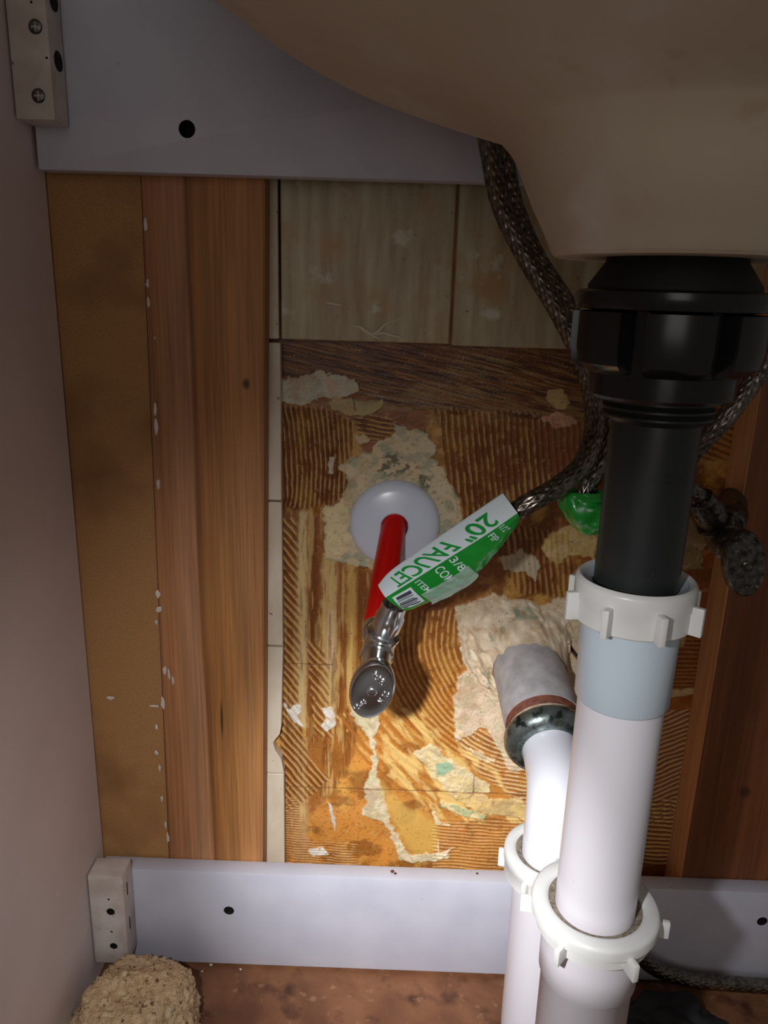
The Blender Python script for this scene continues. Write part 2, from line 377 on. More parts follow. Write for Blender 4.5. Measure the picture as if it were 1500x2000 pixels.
    # arcs sweeping round the waste pipe
    comb([(790, 1195), (892, 1190), (912, 1250), (900, 1345), (892, 1430), (930, 1470), (870, 1470), (820, 1440), (775, 1380), (760, 1300)], arcco((1085, 1235)), 3.7, .9, (212, 160, 90), (138, 80, 32), gap=.34)
    comb([(650, 1400), (770, 1380), (860, 1470), (900, 1560), (800, 1560), (720, 1500)], arcco((1100, 1190)), 6.0, .5, (224, 176, 104), (178, 112, 46), gap=.55)
    comb([(896, 1440), (945, 1420), (990, 1475), (1040, 1490), (1060, 1590), (1000, 1560), (940, 1512), (905, 1480)], arcco((1055, 1290)), 3.1, 1.0, (230, 200, 150), (150, 88, 36), gap=.2)
    comb([(850, 1606), (1000, 1596), (1100, 1610), (1100, 1720), (840, 1720)], Z+X*.02, 2.75, .8, (214, 164, 96), (150, 90, 38), gap=.2)
    R1 = [(1225, 1395), (1400, 1380), (1380, 1600), (1225, 1610)]
    put(mask([(1225, 1180), (1420, 1180), (1380, 1700), (1225, 1700)], 4), (150, 86, 34), .6)
    comb([(1225, 1230), (1400, 1230), (1390, 1350), (1225, 1350)], Z-X*.03, 3.0, .8, (170, 104, 50), (90, 46, 18))
    comb(R1, lineco(-62), 3.4, 1.0, (226, 188, 120), (130, 72, 28), wob=3, gap=.1)
    comb([(1225, 1570), (1370, 1550), (1330, 1690), (1225, 1690)], Z+X*.03, 3.5, 1.0, (228, 192, 126), (120, 66, 26), wob=3, gap=.05)
    comb([(1300, 780), (1480, 760), (1440, 900), (1330, 900)], lineco(70), 3.6, .9, (170, 110, 60), (90, 46, 18))
    # pale mortar left on the wall
    def mortar(poly, c=CR, k=.95, wob=6., h=.8, green=None, soft=.35, fw=4.):
        nonlocal H, RG
        m = mask(poly, wob, soft, fw)*k
        tone = (.80+.36*fbm(X/7+6, Z/7+90, 5))[..., None]
        put(m, C(c)*tone)
        put(m*sst(fbm(X/5+80, Z/5+13, 4), .56, .66), (212, 178, 136), .5)
        if green: put(m*sst(fbm(X/6+25, Z/6+44, 4), .50, .62), green, .7)
        put(m*sst(fbm(X/1.1+7, Z/1.1, 3), .70, .80), (112, 96, 74), .5)
        put(m*sst(fbm(X/9+7, Z/9+31, 5), .56, .70), (168, 140, 100), .45)
        H = H+m*(h+(fbm(X/4, Z/4+5, 4)-.5)*1.0+(fine-.5)*.3); RG = RG*(1-m)+m*.75
    mortar([(546, 740), (590, 738), (617, 724), (655, 733), (692, 740), (710, 762), (680, 775), (630, 782), (595, 794), (546, 782)], (214, 210, 190))
    mortar([(635, 780), (700, 778), (752, 782), (746, 806), (690, 812), (645, 800)], (186, 172, 126), h=.4)
    mortar([(1060, 762), (1100, 755), (1115, 790), (1080, 800)], (196, 166, 112), h=.4)
    mortar([(1040, 812), (1100, 806), (1130, 822), (1110, 834), (1060, 828)], (206, 150, 118), h=.3)
    ring = [(766, 822), (799, 836), (850, 859), (856, 878), (836, 892), (852, 906), (873, 922), (890, 957), (896, 1000), (906, 1040), (880, 1080), (850, 1110), (790, 1125),
            (735, 1116), (700, 1106), (677, 1097), (654, 1097), (635, 1088), (630, 1030), (634, 992), (668, 975), (680, 940), (660, 915), (687, 892), (724, 880), (752, 855), (772, 846)]
    mortar(ring, (206, 190, 156), green=(150, 156, 132))
    mortar([(690, 850), (712, 845), (720, 862), (700, 872)], (190, 176, 140), h=.3, wob=3)
    put(mask([(704, 905), (760, 885), (800, 895), (850, 940), (870, 990), (850, 975), (800, 930), (740, 925)], 8, 3)*sst(fbm(X/3+4, Z/3+9, 4), .45, .58), (64, 70, 58), .8)
    mortar([(644, 893), (652, 893), (650, 926), (642, 924)], (214, 200, 176), wob=2, h=.5, fw=1.5)
    mortar([(636, 990), (676, 974), (682, 1060), (660, 1090), (634, 1088)], (214, 196, 150), h=.5)
    mortar([(1070, 1045), (1120, 1020), (1170, 1050), (1165, 1095), (1110, 1085), (1090, 1110), (1060, 1080)], (198, 168, 104), h=.8, green=(186, 150, 80))
    mortar([(975, 1090), (1020, 1075), (1062, 1092), (1050, 1120), (1046, 1140), (1030, 1115), (985, 1108)], (190, 176, 146), h=.6)
    mortar([(890, 1180), (925, 1176), (960, 1158), (1000, 1170), (1060, 1182), (1105, 1168), (1160, 1190), (1190, 1240), (1190, 1330), (1160, 1440), (1060, 1500), (1000, 1506), (985, 1482), (962, 1440), (940, 1424), (905, 1440), (893, 1447),
            (885, 1420), (886, 1372), (894, 1350), (894, 1322), (906, 1304), (908, 1252), (894, 1238), (888, 1208)], (230, 206, 176), h=1.2, green=(206, 196, 160))
    mortar([(1290, 1020), (1340, 1000), (1380, 1060), (1370, 1110), (1310, 1110)], (150, 130, 90), h=.8, green=(120, 112, 76))
    mortar([(684, 1380), (736, 1376), (744, 1416), (730, 1440), (740, 1480), (737, 1520), (750, 1548), (758, 1592), (778, 1632), (792, 1660), (806, 1670), (872, 1662), (880, 1672), (850, 1684), (800, 1682), (778, 1676), (774, 1650), (762, 1625),
            (748, 1608), (726, 1597), (706, 1592), (703, 1580), (716, 1570), (711, 1535), (722, 1510), (728, 1490), (722, 1450), (710, 1425), (696, 1410)], (226, 210, 176), wob=4, h=.6, green=(206, 196, 150))
    put(mask([(745, 1530), (800, 1580), (850, 1600), (856, 1660), (800, 1664), (768, 1610)], 8, 4), (226, 184, 96), .65)
    streak([(760, 1370), (900, 1430), (1010, 1560), (1020, 1610), (850, 1600), (740, 1480)], 38, (242, 206, 128), .42, .6, .75, fx=5, fl=20, wob=8)
    mortar([(812, 1468), (840, 1454), (872, 1476), (900, 1496), (924, 1516), (954, 1532), (954, 1546), (924, 1550), (884, 1557), (860, 1532), (840, 1508), (820, 1488)], (236, 216, 170), wob=6, h=.5, green=(226, 202, 140))
    put(mask([(852, 1492), (872, 1486), (888, 1500), (874, 1516), (856, 1512)], 4, 1), (150, 186, 152), .9)
    mortar([(858, 1562), (900, 1576), (948, 1592), (944, 1600), (900, 1592), (862, 1576)], (240, 214, 160), wob=3, h=.9, green=(150, 180, 130), fw=2)
    mortar([(880, 1545), (960, 1556), (1020, 1560), (1030, 1600), (980, 1594), (920, 1578)], (232, 198, 128), wob=9, h=.7)
    mortar([(914, 1458), (940, 1470), (966, 1484), (950, 1492), (924, 1476)], (238, 212, 168), wob=4, h=.9)
    mortar([(842, 1584), (850, 1584), (860, 1604), (880, 1612), (850, 1610)], (232, 212, 164), wob=2, h=.5, fw=1.5)
    mortar([(852, 1672), (856, 1640), (860, 1664), (884, 1656), (860, 1680)], (236, 220, 184), wob=2, h=.5, fw=1.5)
    for b in ([(556, 1374), (566, 1388), (578, 1372), (588, 1376), (588, 1390), (580, 1398), (592, 1418), (576, 1412), (564, 1396)], [(626, 1382), (650, 1380), (656, 1398), (652, 1420), (638, 1428), (626, 1418), (636, 1404)],
              [(640, 1566), (648, 1572), (652, 1590), (658, 1610), (654, 1628), (646, 1600)], [(602, 1660), (630, 1654), (640, 1668), (612, 1672)]):
        mortar(b, (226, 220, 208), wob=2.5, h=.4, fw=1.5)
    mortar([(1228, 1372), (1300, 1350), (1352, 1344), (1352, 1354), (1300, 1364), (1235, 1388)], (232, 206, 150), wob=2, h=.8, fw=1.5)
    mortar([(1250, 1225), (1300, 1205), (1345, 1222), (1330, 1262), (1290, 1262)], (190, 160, 96), wob=4, h=.5)
    # scored grid and a hole beside the waste pipe
    for a, b in (((556, 1536), (1030, 1552)), ((926, 1516), (925, 1552)), ((560, 1296), (650, 1299)), ((690, 778), (694, 802))):
        (ax, az), (bx, bz) = W(*a), W(*b); ax, az, bx, bz = ax*1000, az*1000, bx*1000, bz*1000
        ex, ez = bx-ax, bz-az; t = np.clip(((X-ax)*ex+(Z-az)*ez)/(ex*ex+ez*ez), 0, 1); d = np.hypot(X-ax-t*ex, Z-az-t*ez)+w2*.8
        g = sst(-d, -.75, -.2); put(g, (112, 70, 34), .65); H -= g*.4
    m = mask([(1080, 1216), (1102, 1214), (1104, 1236), (1098, 1248), (1092, 1246)], 1.5, .5, 1.); put(m, (14, 9, 6)); H -= m*7  # recess also coloured near-black for the shade inside it
    m = mask([(1096, 1246), (1104, 1250), (1120, 1268), (1132, 1282), (1128, 1290), (1116, 1272)], 1., .5, 1.); put(m, (20, 12, 8)); H -= m*4  # crack gets its inner shade as colour too
    # small specks
    put(sst(fbm(X/.9+3, Z/.9+77, 2), .86, .92), (236, 216, 180), .6)
    put(sst(fbm(X/1.0+90, Z/1.0+7, 2), .80, .86), (70, 42, 22), .6)
    H = np.clip(H, -8, 3)
    V = np.stack([X/1000, -H/1000, Z/1000], -1).reshape(-1, 3)
    idx = np.arange(nx*nz).reshape(nz, nx)
    Fq = np.stack([idx[:-1, :-1], idx[:-1, 1:], idx[1:, 1:], idx[1:, :-1]], -1).reshape(-1, 4)
    me = bpy.data.meshes.new('wall_back'); me.vertices.add(len(V)); me.vertices.foreach_set('co', V.ravel())
    me.loops.add(Fq.size); me.loops.foreach_set('vertex_index', Fq.ravel()); me.polygons.add(len(Fq))
    me.polygons.foreach_set('loop_start', np.arange(0, Fq.size, 4)); me.update(calc_edges=True)
    me.polygons.foreach_set('use_smooth', np.ones(len(Fq), bool))
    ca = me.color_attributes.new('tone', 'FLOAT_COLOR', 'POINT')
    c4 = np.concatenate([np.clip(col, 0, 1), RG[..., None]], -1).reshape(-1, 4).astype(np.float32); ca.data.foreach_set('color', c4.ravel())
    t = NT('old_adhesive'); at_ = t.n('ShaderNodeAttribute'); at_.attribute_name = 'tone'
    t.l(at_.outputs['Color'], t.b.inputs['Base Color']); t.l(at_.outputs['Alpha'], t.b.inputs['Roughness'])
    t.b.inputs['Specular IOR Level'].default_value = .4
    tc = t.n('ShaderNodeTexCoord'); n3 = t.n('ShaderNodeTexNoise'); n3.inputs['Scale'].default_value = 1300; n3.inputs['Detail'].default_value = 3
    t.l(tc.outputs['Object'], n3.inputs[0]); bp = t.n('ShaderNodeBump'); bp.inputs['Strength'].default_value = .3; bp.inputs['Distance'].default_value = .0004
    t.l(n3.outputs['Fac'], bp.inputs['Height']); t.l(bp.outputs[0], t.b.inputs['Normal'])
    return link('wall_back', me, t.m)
tag(adhesive_wall(), 'back wall patch of combed amber brown tile adhesive with pale mortar', 'wall', kind='structure')
# the wall goes on around that patch, a little deeper
bm = bmesh.new()
for lo, hi in (((-.24, .0105, -.02), (.42, .03, .66)),):
    box_bm(bm, lo, hi)
tag(link('wall_rear', bm_mesh(bm, 'wall_rear'), mat('bare_wall', (120, 84, 50), (92, 58, 32), rough=.7)), 'bare brown wall base behind the tiles and boards', 'wall', kind='structure')
tag(link('floor', box_me('floor', (-.24, -.62, -.02), (.42, .0105, 0)), M_FLOOR), 'brown stained wooden cabinet floor', 'floor', kind='structure')

# ------------------------------------------------------------ tiles
Yt = -.008
zt = at(700, 667, Yt).z                                   # lower edge of the whole tiles
xl = at(528, 700, Yt).x; xs = at(550, 1000, Yt).x
xa = at(546, 500, Yt).x; xb = at(888, 500, Yt).x; xc = xb+(xb-xa)
def tile(name, x0, x1, z0, z1, m, label, bev=.0008, notch=None):
    pts = [(x0, z0), (x1, z0), (x1, z1), (x0, z1)] if notch is None else notch
    o = link(name, prism_xz(name, pts, -.001, Yt, 0) if notch else box_me(name, (x0, Yt, z0), (x1, -.001, z1), bev), m)
    return tag(o, label, 'tile', 'wall tiles left on the back wall')
tile('wall_tile', xa+.0006, xb-.0008, zt, zt+.112, M_TILE, 'whole dirty beige wall tile just right of the wooden plank, under the upper rail')
tile('wall_tile', xb+.0008, xc-.0008, zt-.0008, zt+.112, M_TILE, 'dirty beige wall tile partly behind the braided hoses, under the sink bowl')
tile('wall_tile', xc+.0008, xc+.098, zt-.0008, zt+.112, M_TILE, 'dirty beige wall tile mostly hidden behind the black drain nut')
tile('cut_tile', xl-.02, xa-.0008, zt, zt+.112, M_TILEC, 'topmost narrow cut tile strip beside the plank, next to the whole tile')
zs = [zt-.0015, at(540, 979, Yt).z, at(538, 1262, Yt).z, at(535, 1510, Yt).z, .03]
t0 = bpy.data.objects['wall_tile']
link('grout', box_me('grout', (xb-.0008, -.0069, zt), (xb+.0008, -.001, zt+.112)), mat('old_grout', (150, 112, 70), (120, 84, 48), scale=(300, 300, 60), rough=.8), t0)
sm = []
for pts in ([(700, 640), (722, 652), (740, 646), (752, 634), (782, 622)], [(712, 642), (728, 655), (742, 662)], [(730, 655), (750, 650), (764, 655), (790, 660)], [(628, 534), (632, 545), (630, 552)], [(636, 590), (650, 593), (668, 596)], [(690, 636), (706, 640), (716, 650)]):
    pl_ = spline([at(a, b, Yt-.0003) for a, b in pts], 8); n_ = len(pl_)
    sm.append(sweep('m', pl_, [.0003+.0007*math.sin(math.pi*min(1, (i+.5)/n_)) for i in range(n_)], 10))
sme = link('caulk_smear', join('caulk_smear', sm), mat('old_caulk', (214, 206, 184), rough=.5), t0, 60); sme['label'] = 'dried pale caulk smeared on the tile'
lb = ['narrow off-white tile strip beside the plank, just below the dirty whole tile',
      'narrow off-white tile strip beside the plank, level with the red pipe',
      'narrow off-white tile strip with a broken lower right corner beside the plank',
      'lowest narrow off-white tile strip standing behind the lower white rail']
for i in range(4):
    z1, z0 = zs[i]-.0006, zs[i+1]+.0006; nt = None
    if i == 2:
        q = [W(549, 1418, Yt), W(546, 1434, Yt), W(541, 1440, Yt), W(533, 1450, Yt), W(538, 1466, Yt), W(546, 1478, Yt), W(549, 1482, Yt)]
        nt = [(xl-.02, z0), (xs, z0)]+[(p[0], p[1]) for p in q[::-1]]+[(xs, z1), (xl-.02, z1)]
    tile('cut_tile', xl-.02, xs, z0, z1, M_TILEC, lb[i], .0006, nt)

# ------------------------------------------------------------ boards behind the cabinet
Yb0, Yf = -.0085, -.026                                   # back and face of the planks
sl = at(275, 345, Yf); sr = at(330, 1668, Yf); pr0 = at(517, 345, Yf); pr1 = at(513, 1683, Yf)
def ext(a, b, z): t = (z-a.z)/(b.z-a.z); return a.x+(b.x-a.x)*t
zb, ztop = .012, .62
b = tag(empty('hardboard_panel', (-.16, -.02, zb)), 'flat brown hardboard strip between the grey side panel and the wooden plank', 'board')
link('panel_sheet', prism_xz('panel_sheet', [(-.1935, zb), (ext(sl, sr, zb)-.0006, zb), (ext(sl, sr, ztop)-.0006, ztop), (-.1935, ztop)], Yf+.0015, -.0095, 0), M_BOARD, b)
bm = bmesh.new()
for (px, py, w_, h_) in [(284, 436, 4, 12), (288, 552, 3, 8), (290, 590, 3, 11), (303, 798, 3, 14), (305, 835, 4, 16), (309, 945, 4, 12), (308, 1160, 5, 10), (310, 1190, 6, 8), (306, 1215, 3, 6), (322, 1310, 4, 10), (330, 1318, 3, 14), (338, 1330, 3, 12),
                         (318, 1372, 4, 18), (300, 1379, 12, 3), (215, 1363, 10, 5), (306, 1420, 3, 6), (306, 1470, 4, 6), (312, 1500, 3, 8), (316, 1560, 3, 8), (324, 1612, 3, 10), (328, 1636, 3, 14), (302, 660, 1.5, 3), (285, 556, 2, 1.5)]:
    c = at(px, py, Yf-.0004); k = 1/3300
    vs = []
    n = 9
    for j in range(n):
        a = 2*math.pi*j/n; rr = random.uniform(.7, 1.2); vs.append(bm.verts.new((c.x+math.cos(a)*w_*k*rr, c.y, c.z+math.sin(a)*h_*k*rr)))
    top = bm.verts.new((c.x, c.y-.0005, c.z)); lowv = bm.verts.new((c.x, c.y+.001, c.z))
    for j in range(n):
        bm.faces.new((vs[j], vs[(j+1) % n], top)); bm.faces.new((vs[(j+1) % n], vs[j], lowv))
fl = link('paint_fleck', bm_mesh(bm, 'paint_fleck'), M_FLECK, b, 50); fl['kind'] = 'stuff'; fl['label'] = 'chipped white paint flecks along the seam'
x_l, x_r = min(sl.x, sr.x), max(pr0.x, pr1.x)
kn = [at(481, 750, Yf), at(433, 1405, Yf)]
WL = wood_mat('plank_wood', [(0, (150, 94, 48)), (.05, (118, 66, 32)), (.09, (168, 112, 70)), (.2, (174, 118, 74)), (.36, (184, 132, 94)), (.43, (184, 130, 90)), (.455, (132, 80, 38)), (.5, (166, 110, 58)), (.66, (178, 122, 66)), (.8, (186, 130, 78)), (1, (174, 118, 68))], sr.x-.004, pr0.x, 1,
              [(kn[0].x, kn[0].z, .0022, .0032), (kn[1].x, kn[1].z, .0009, .013)])
tag(link('wood_plank', prism_xz('wood_plank', [(ext(sl, sr, zb), zb), (ext(pr0, pr1, zb), zb), (ext(pr0, pr1, ztop), ztop), (ext(sl, sr, ztop), ztop)], Yf, Yb0, .0007), WL),
    'upright reddish wooden plank between the brown hardboard and the tile strip', 'plank')
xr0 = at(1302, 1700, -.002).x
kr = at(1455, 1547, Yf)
WR = wood_mat('plank_wood_right', [(0, (128, 74, 38)), (.3, (116, 64, 32)), (.5, (134, 78, 42)), (.75, (112, 60, 30)), (1, (134, 80, 44))], xr0, xr0+.11, 1, [(kr.x, kr.z, .004, .004)])  # face colours darkened to carry the shadow on this plank
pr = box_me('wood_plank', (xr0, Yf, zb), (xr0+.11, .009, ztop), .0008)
pr.materials.append(WR); pr.materials.append(mat('painted_lit_edge', (226, 172, 122), (206, 150, 100), scale=(300, 300, 12), rough=.65))  # light on the left edge is put into its paler colour
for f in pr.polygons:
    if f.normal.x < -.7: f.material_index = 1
tag(link('wood_plank', pr, None), 'upright wooden plank in shade right of the drain pipes, edge coloured pale as if lit', 'plank')

# ------------------------------------------------------------ vanity cabinet (side, rails, corner blocks)
cab = tag(empty('vanity_cabinet', (-.19, -.3, 0)), 'white laminate vanity cabinet around the plumbing, side panel, two back rails and corner blocks', 'cabinet')
link('side_panel', box_me('side_panel', (-.207, -.60, .0005), (-.1905, -.0262, ztop), .0005), M_SIDE, cab)
Yr0, Yr1 = -.0265, -.0385
zu = at(500, 343, Yr1).z; zlt = at(500, 1707, Yr1).z; zlb = .003
def hole(px, py, Y, r, jag=0):
    c = at(px, py, Y); return cyl_me('h', (c.x, -.05, c.z), (c.x, .0, c.z), r, 20)
up_ = cut(box_me('u', (-.1885, Yr1, zu), (.36, Yr0, ztop), .0006), [hole(365, 252, Yr1, .0043)])
link('upper_rail', up_, M_LAM, cab, 30)
lo_ = cut(box_me('l', (-.1885, Yr1, zlb), (.36, Yr0, zlt), .0006), [hole(447, 1779, Yr1, .0036), hole(1489, 1800, Yr1, .0036)])
link('lower_rail', lo_, M_LAM, cab, 30)
for (px, py, r) in ((365, 252, .0042), (447, 1779, .0035), (1489, 1800, .0035)):
    c = at(px, py, Yr1); link('shade_lining', lathe('shade_lining', (c.x, 0, c.z), (0, 1, 0), [(r-.0001, Yr1+.0004), (r-.0003, Yr0-.0008), (0, Yr0-.0008), (0, Yr0-.0002), (r+.0002, Yr0-.0002)], 24), M_HOLE, cab)  # dark lining added so the bore looks shaded inside
Yk = -.056
def corner(px_l, px_r, z0, z1, screws, nicks):
    pl = at(px_l, (1780 if z0 < .2 else 150), Yk).x; x1 = at(px_r, (1780 if z0 < .2 else 150), Yk).x; x0 = -.1898
    hs = [];
    for (px, py, r, dp) in nicks:
        c = at(px, py, Yk); hs.append(cyl_me('h', (c.x, Yk-.01, c.z), (c.x, Yk+dp, c.z), r, 16))
    o = link('corner_block', cut(box_me('c', (x0, Yk, z0), (x1, Yr1-.0002, z1), .0012), hs), M_BLOCK, cab, 30)
    for (px, py, r, dp) in nicks:
        c = at(px, py, Yk); link('block_shade_lining', lathe('block_shade_lining', (c.x, 0, c.z), (0, 1, 0), [(r-.0001, Yk+.0002), (r-.0003, Yk+dp-.0008), (0, Yk+dp-.0008), (0, Yk+dp-.0002)], 16), M_HOLE, o)  # dark cup added for the shade in each block opening
    for (px, py) in screws:
        c = at(px, py, Yk)
        me = cut(lathe('s', (c.x, Yk-.0002, c.z), (0, 1, 0), [(0, -.0004), (.0028, -.0003), (.0036, .0004), (.0036, .002), (0, .002)], 24),
                 [box_me('k', (c.x-.0022, Yk-.002, c.z-.0005), (c.x+.0022, Yk+.0004, c.z+.0005)), box_me('k', (c.x-.0005, Yk-.002, c.z-.0022), (c.x+.0005, Yk+.0004, c.z+.0022))])
        link('screw', me, M_CHROMED, o, 40)
    # slotted dark hole on the side face
    return o, x1
o1, x1 = corner(48, 101, at(70, 234, Yk).z, .62, [(69, 52), (75, 187)], [(91, 113, .0006, .003), (61, 4, .0006, .003)])
for py in (120, 2):
    c = at(118, py, Yk+.009); link('side_hole_shade', lathe('side_hole_shade', (x1-.0002, c.y, c.z), (1, 0, 0), [(0, 0), (.0042, 0), (.0046, .0006), (.0040, .0008), (0, .0003)], 24), M_HOLE, o1, 40)  # solid near-black disc, shade of the opening painted as colour
o2, x2 = corner(192, 244, .018, at(215, 1712, Yk).z, [], [(216, 1781, .0028, .006), (222, 1848, .0026, .006), (212, 1757, .0008, .003), (218, 1820, .0008, .003)])
for py in (1737, 1803):
    c = at(245, py, Yk+.006); link('side_slot_shade', box_me('side_slot_shade', (x2-.001, c.y, c.z-.005), (x2+.0003, c.y+.0012, c.z+.005), .0003), M_HOLE, o2, 40)  # solid near-black bar painted as a shaded slot

# ------------------------------------------------------------ sink bowl
AX, AY = .0925, -.194                                      # centre line of the drain
A = Vector((AX, AY, 0))
zc = CAMZ
prof = [(0.020, .0175), (.022, .0135), (.038, .0130), (.0405, .0137), (.0417, .0152), (.044, .020), (.0485, .0282), (.0515, .0345), (.056, .0436), (.0605, .0488), (.065, .052), (.08, .0567), (.10, .063), (.12, .0701), (.14, .08), (.16, .0927), (.19, .1117), (.205, .135), (.212, .17)]
pp = [Vector((a, 0, b)) for a, b in prof]; sp = spline(pp, 4)
outer = [(p.x, p.z) for p in sp]; inner = [(max(.012, r-.008), z+.008) for r, z in outer][::-1]
def bowl():
    V = []; n = 128; pr_ = outer+inner; Fc = []
    for r, z in pr_:
        q = 1-.2*min(1, max(0, (r-.05)/.14))
        for k in range(n):
            a = 2*math.pi*k/n; V.append((AX+r*math.cos(a), AY+r*q*math.sin(a), zc+z))
    m = len(pr_)
    for i in range(m):
        j = (i+1) % m
        for k in range(n): Fc.append((i*n+k, i*n+(k+1) % n, j*n+(k+1) % n, j*n+k))
    return mesh('sink_bowl', V, Fc)
tag(link('sink_bowl', bowl(), M_SINK, None, 60), 'large beige sink bowl seen from below, above the black drain nut', 'sink')

# ------------------------------------------------------------ black drain: gasket, big ribbed nut, threaded tailpiece
def zpx(px, py, dy): return at(px, py, AY+dy).z
dr = tag(empty('sink_drain', (AX, AY, zc+.012)), 'black plastic sink drain with big ribbed nut hanging from the bowl', 'drain')
z_n1 = zpx(1300, 566, -.028); z_n2 = zpx(1290, 740, -.026); z_n3 = zpx(1280, 792, -.022)
link('gasket', lathe('gasket', A, (0, 0, 1), [(.012, zc+.0142), (.0225, zc+.0142), (.0228, zc+.012), (.0280, z_n1+.0015), (.0280, z_n1), (.012, z_n1)], 64, True), M_RUB, dr, 40)
def ribbed(r, q):   # shape of the ribbed wall
    return r
def dome_nut():
    V = []; Fc = []; n = 192
    rows = [(.0170, z_n3+.001, 0), (.0235, z_n3, 0), (.0245, z_n3+.0012, 0), (.0247, z_n2-.0005, 0), (.0252, z_n2, .0), (.0252, z_n2+.0006, 1), (.0253, z_n2+.003, 1), (.0254, z_n2+.008, 1), (.0256, z_n1-.010, 1), (.0256, z_n1-.0072, 1), (.0256, z_n1-.0068, 2), (.0310, z_n1-.0062, 2), (.0322, z_n1-.003, 2), (.0318, z_n1-.0008, 2), (.0300, z_n1, 2), (.0170, z_n1, 2)]
    for ri, (r, z, kd) in enumerate(rows):
        for k in range(n):
            a = 2*math.pi*k/n; rr = r
            if kd == 1:
                ph = ((a+.422) % (2*math.pi/7))/(2*math.pi/7)          # seven wide lobes with slots between
                e = min(ph, 1-ph)
                lob = min(1., max(0., (e-.10)/.035)); full = .0322
                t = (z-z_n2)/(z_n1-z_n2); full *= 1-.16*max(0, 1-t*5)**2
                rr = r+(full-r)*lob
            V.append((AX+rr*math.cos(a), AY+rr*math.sin(a), z))
    m = len(rows)
    for i in range(m):
        j = (i+1) % m
        for k in range(n): Fc.append((i*n+k, i*n+(k+1) % n, j*n+(k+1) % n, j*n+k))
    return mesh('dome_nut', V, Fc)
link('dome_nut', dome_nut(), M_ABSN, dr, 35)
z_t = zpx(1255, 1180, 0)
pf = [(.0135, z_t-.006), (.0154, z_t-.006), (.0155, z_n3-.0085), (.0178, z_n3-.007)]
zz = z_n3-.007
while zz < z_n3+.004: pf += [(.0190, zz+.0007), (.0190, zz+.0014), (.0178, zz+.0022)]; zz += .0026
pf += [(.0178, z_n3+.01), (.0135, z_n3+.01)]
link('tailpiece', lathe('tailpiece', A, (0, 0, 1), pf, 72, True), M_ABS, dr, 35)
def text_mesh(s, bold=0.0, space=1.0):
    c = bpy.data.curves.new('t', 'FONT'); c.body = s; c.size = 1; c.offset = bold; c.space_character = space; c.resolution_u = 4
    o = bpy.data.objects.new('t', c); COL.objects.link(o); dg = bpy.context.evaluated_depsgraph_get(); dg.update()
    me = bpy.data.meshes.new_from_object(o.evaluated_get(dg)); bpy.data.objects.remove(o)
    bm = bmesh.new(); bm.from_mesh(me); bmesh.ops.triangulate(bm, faces=bm.faces); bmesh.ops.subdivide_edges(bm, edges=[e for e in bm.edges if e.calc_length() > .3], cuts=2)
    xs_ = [v.co.x for v in bm.verts]; ys_ = [v.co.y for v in bm.verts]; a, b_, c_, d_ = min(xs_), max(xs_), min(ys_), max(ys_)
    for v in bm.verts: v.co.x = (v.co.x-a)/(b_-a); v.co.y = (v.co.y-c_)/(d_-c_)
    bm.to_mesh(me); bm.free(); return me
def raised(me, fn, name, m, parent, thick=None):
    bm = bmesh.new(); bm.from_mesh(me)
    if thick:
        r = bmesh.ops.extrude_face_region(bm, geom=list(bm.faces)); top = {g for g in r['geom'] if isinstance(g, bmesh.types.BMVert)}
    else: top = set()
    for v in bm.verts: v.co = fn(v.co.x, v.co.y, thick if v in top else 0.)
    me2 = bpy.data.meshes.new(name); bm.to_mesh(me2); bm.free()
    o = link(name, me2, m, parent); return o
# moulded size mark low on the tailpiece
def on_pipe(a0, z0, wd, ht, R):
    def f(x, y, h):
        a = a0+(x-.5)*wd/R; return Vector((AX+(R+h)*math.cos(a), AY+(R+h)*math.sin(a), z0+(y-.5)*ht))
    return f
raised(text_mesh('1 1/2'), on_pipe(math.radians(-97), zpx(1235, 1118, -.0155), .007, .0032, .0154), 'moulded_mark', M_ABS, dr, .00035)
raised(text_mesh('A 2'), on_pipe(math.radians(-95), zpx(1255, 935, -.0155), .008, .0038, .0154), 'moulded_mark', M_ABS, dr, .00025)

# ------------------------------------------------------------ slip nuts
def slip_nut(name, c, ztop_, r_in, r_rim, r_sk, h_rim, h, fins, fin_r, rot=0., m=None, parent=None, tilt=None):
    """white nut: rounded rim with a bore, skirt below, thin radial fins"""
    m = m or M_NUTW
    pf = [(r_in, ztop_-.0012), (r_in+.0008, ztop_-.0003), (r_in+.002, ztop_), (r_rim-.0016, ztop_), (r_rim-.0004, ztop_-.0008), (r_rim, ztop_-.002), (r_rim, ztop_-h_rim), (r_sk, ztop_-h_rim-.0012), (r_sk, ztop_-h+.0006), (r_sk-.0006, ztop_-h), (r_in, ztop_-h)]
    me = [lathe('n', Vector((c[0], c[1], 0)), (0, 0, 1), pf, 80, True)]
    for k in range(fins):
        a = 2*math.pi*k/fins+rot; bm = bmesh.new(); box_bm(bm, (r_sk-.001, -.0013, ztop_-h+.0002), (fin_r, .0013, ztop_-h_rim*.75), .0005)
        bmesh.ops.transform(bm, matrix=Matrix.Translation((c[0], c[1], 0)) @ Matrix.Rotation(a, 4, 'Z'), verts=bm.verts); me.append(bm_mesh(bm, 'f'))
    return link(name, join(name, me), m, parent, 40)

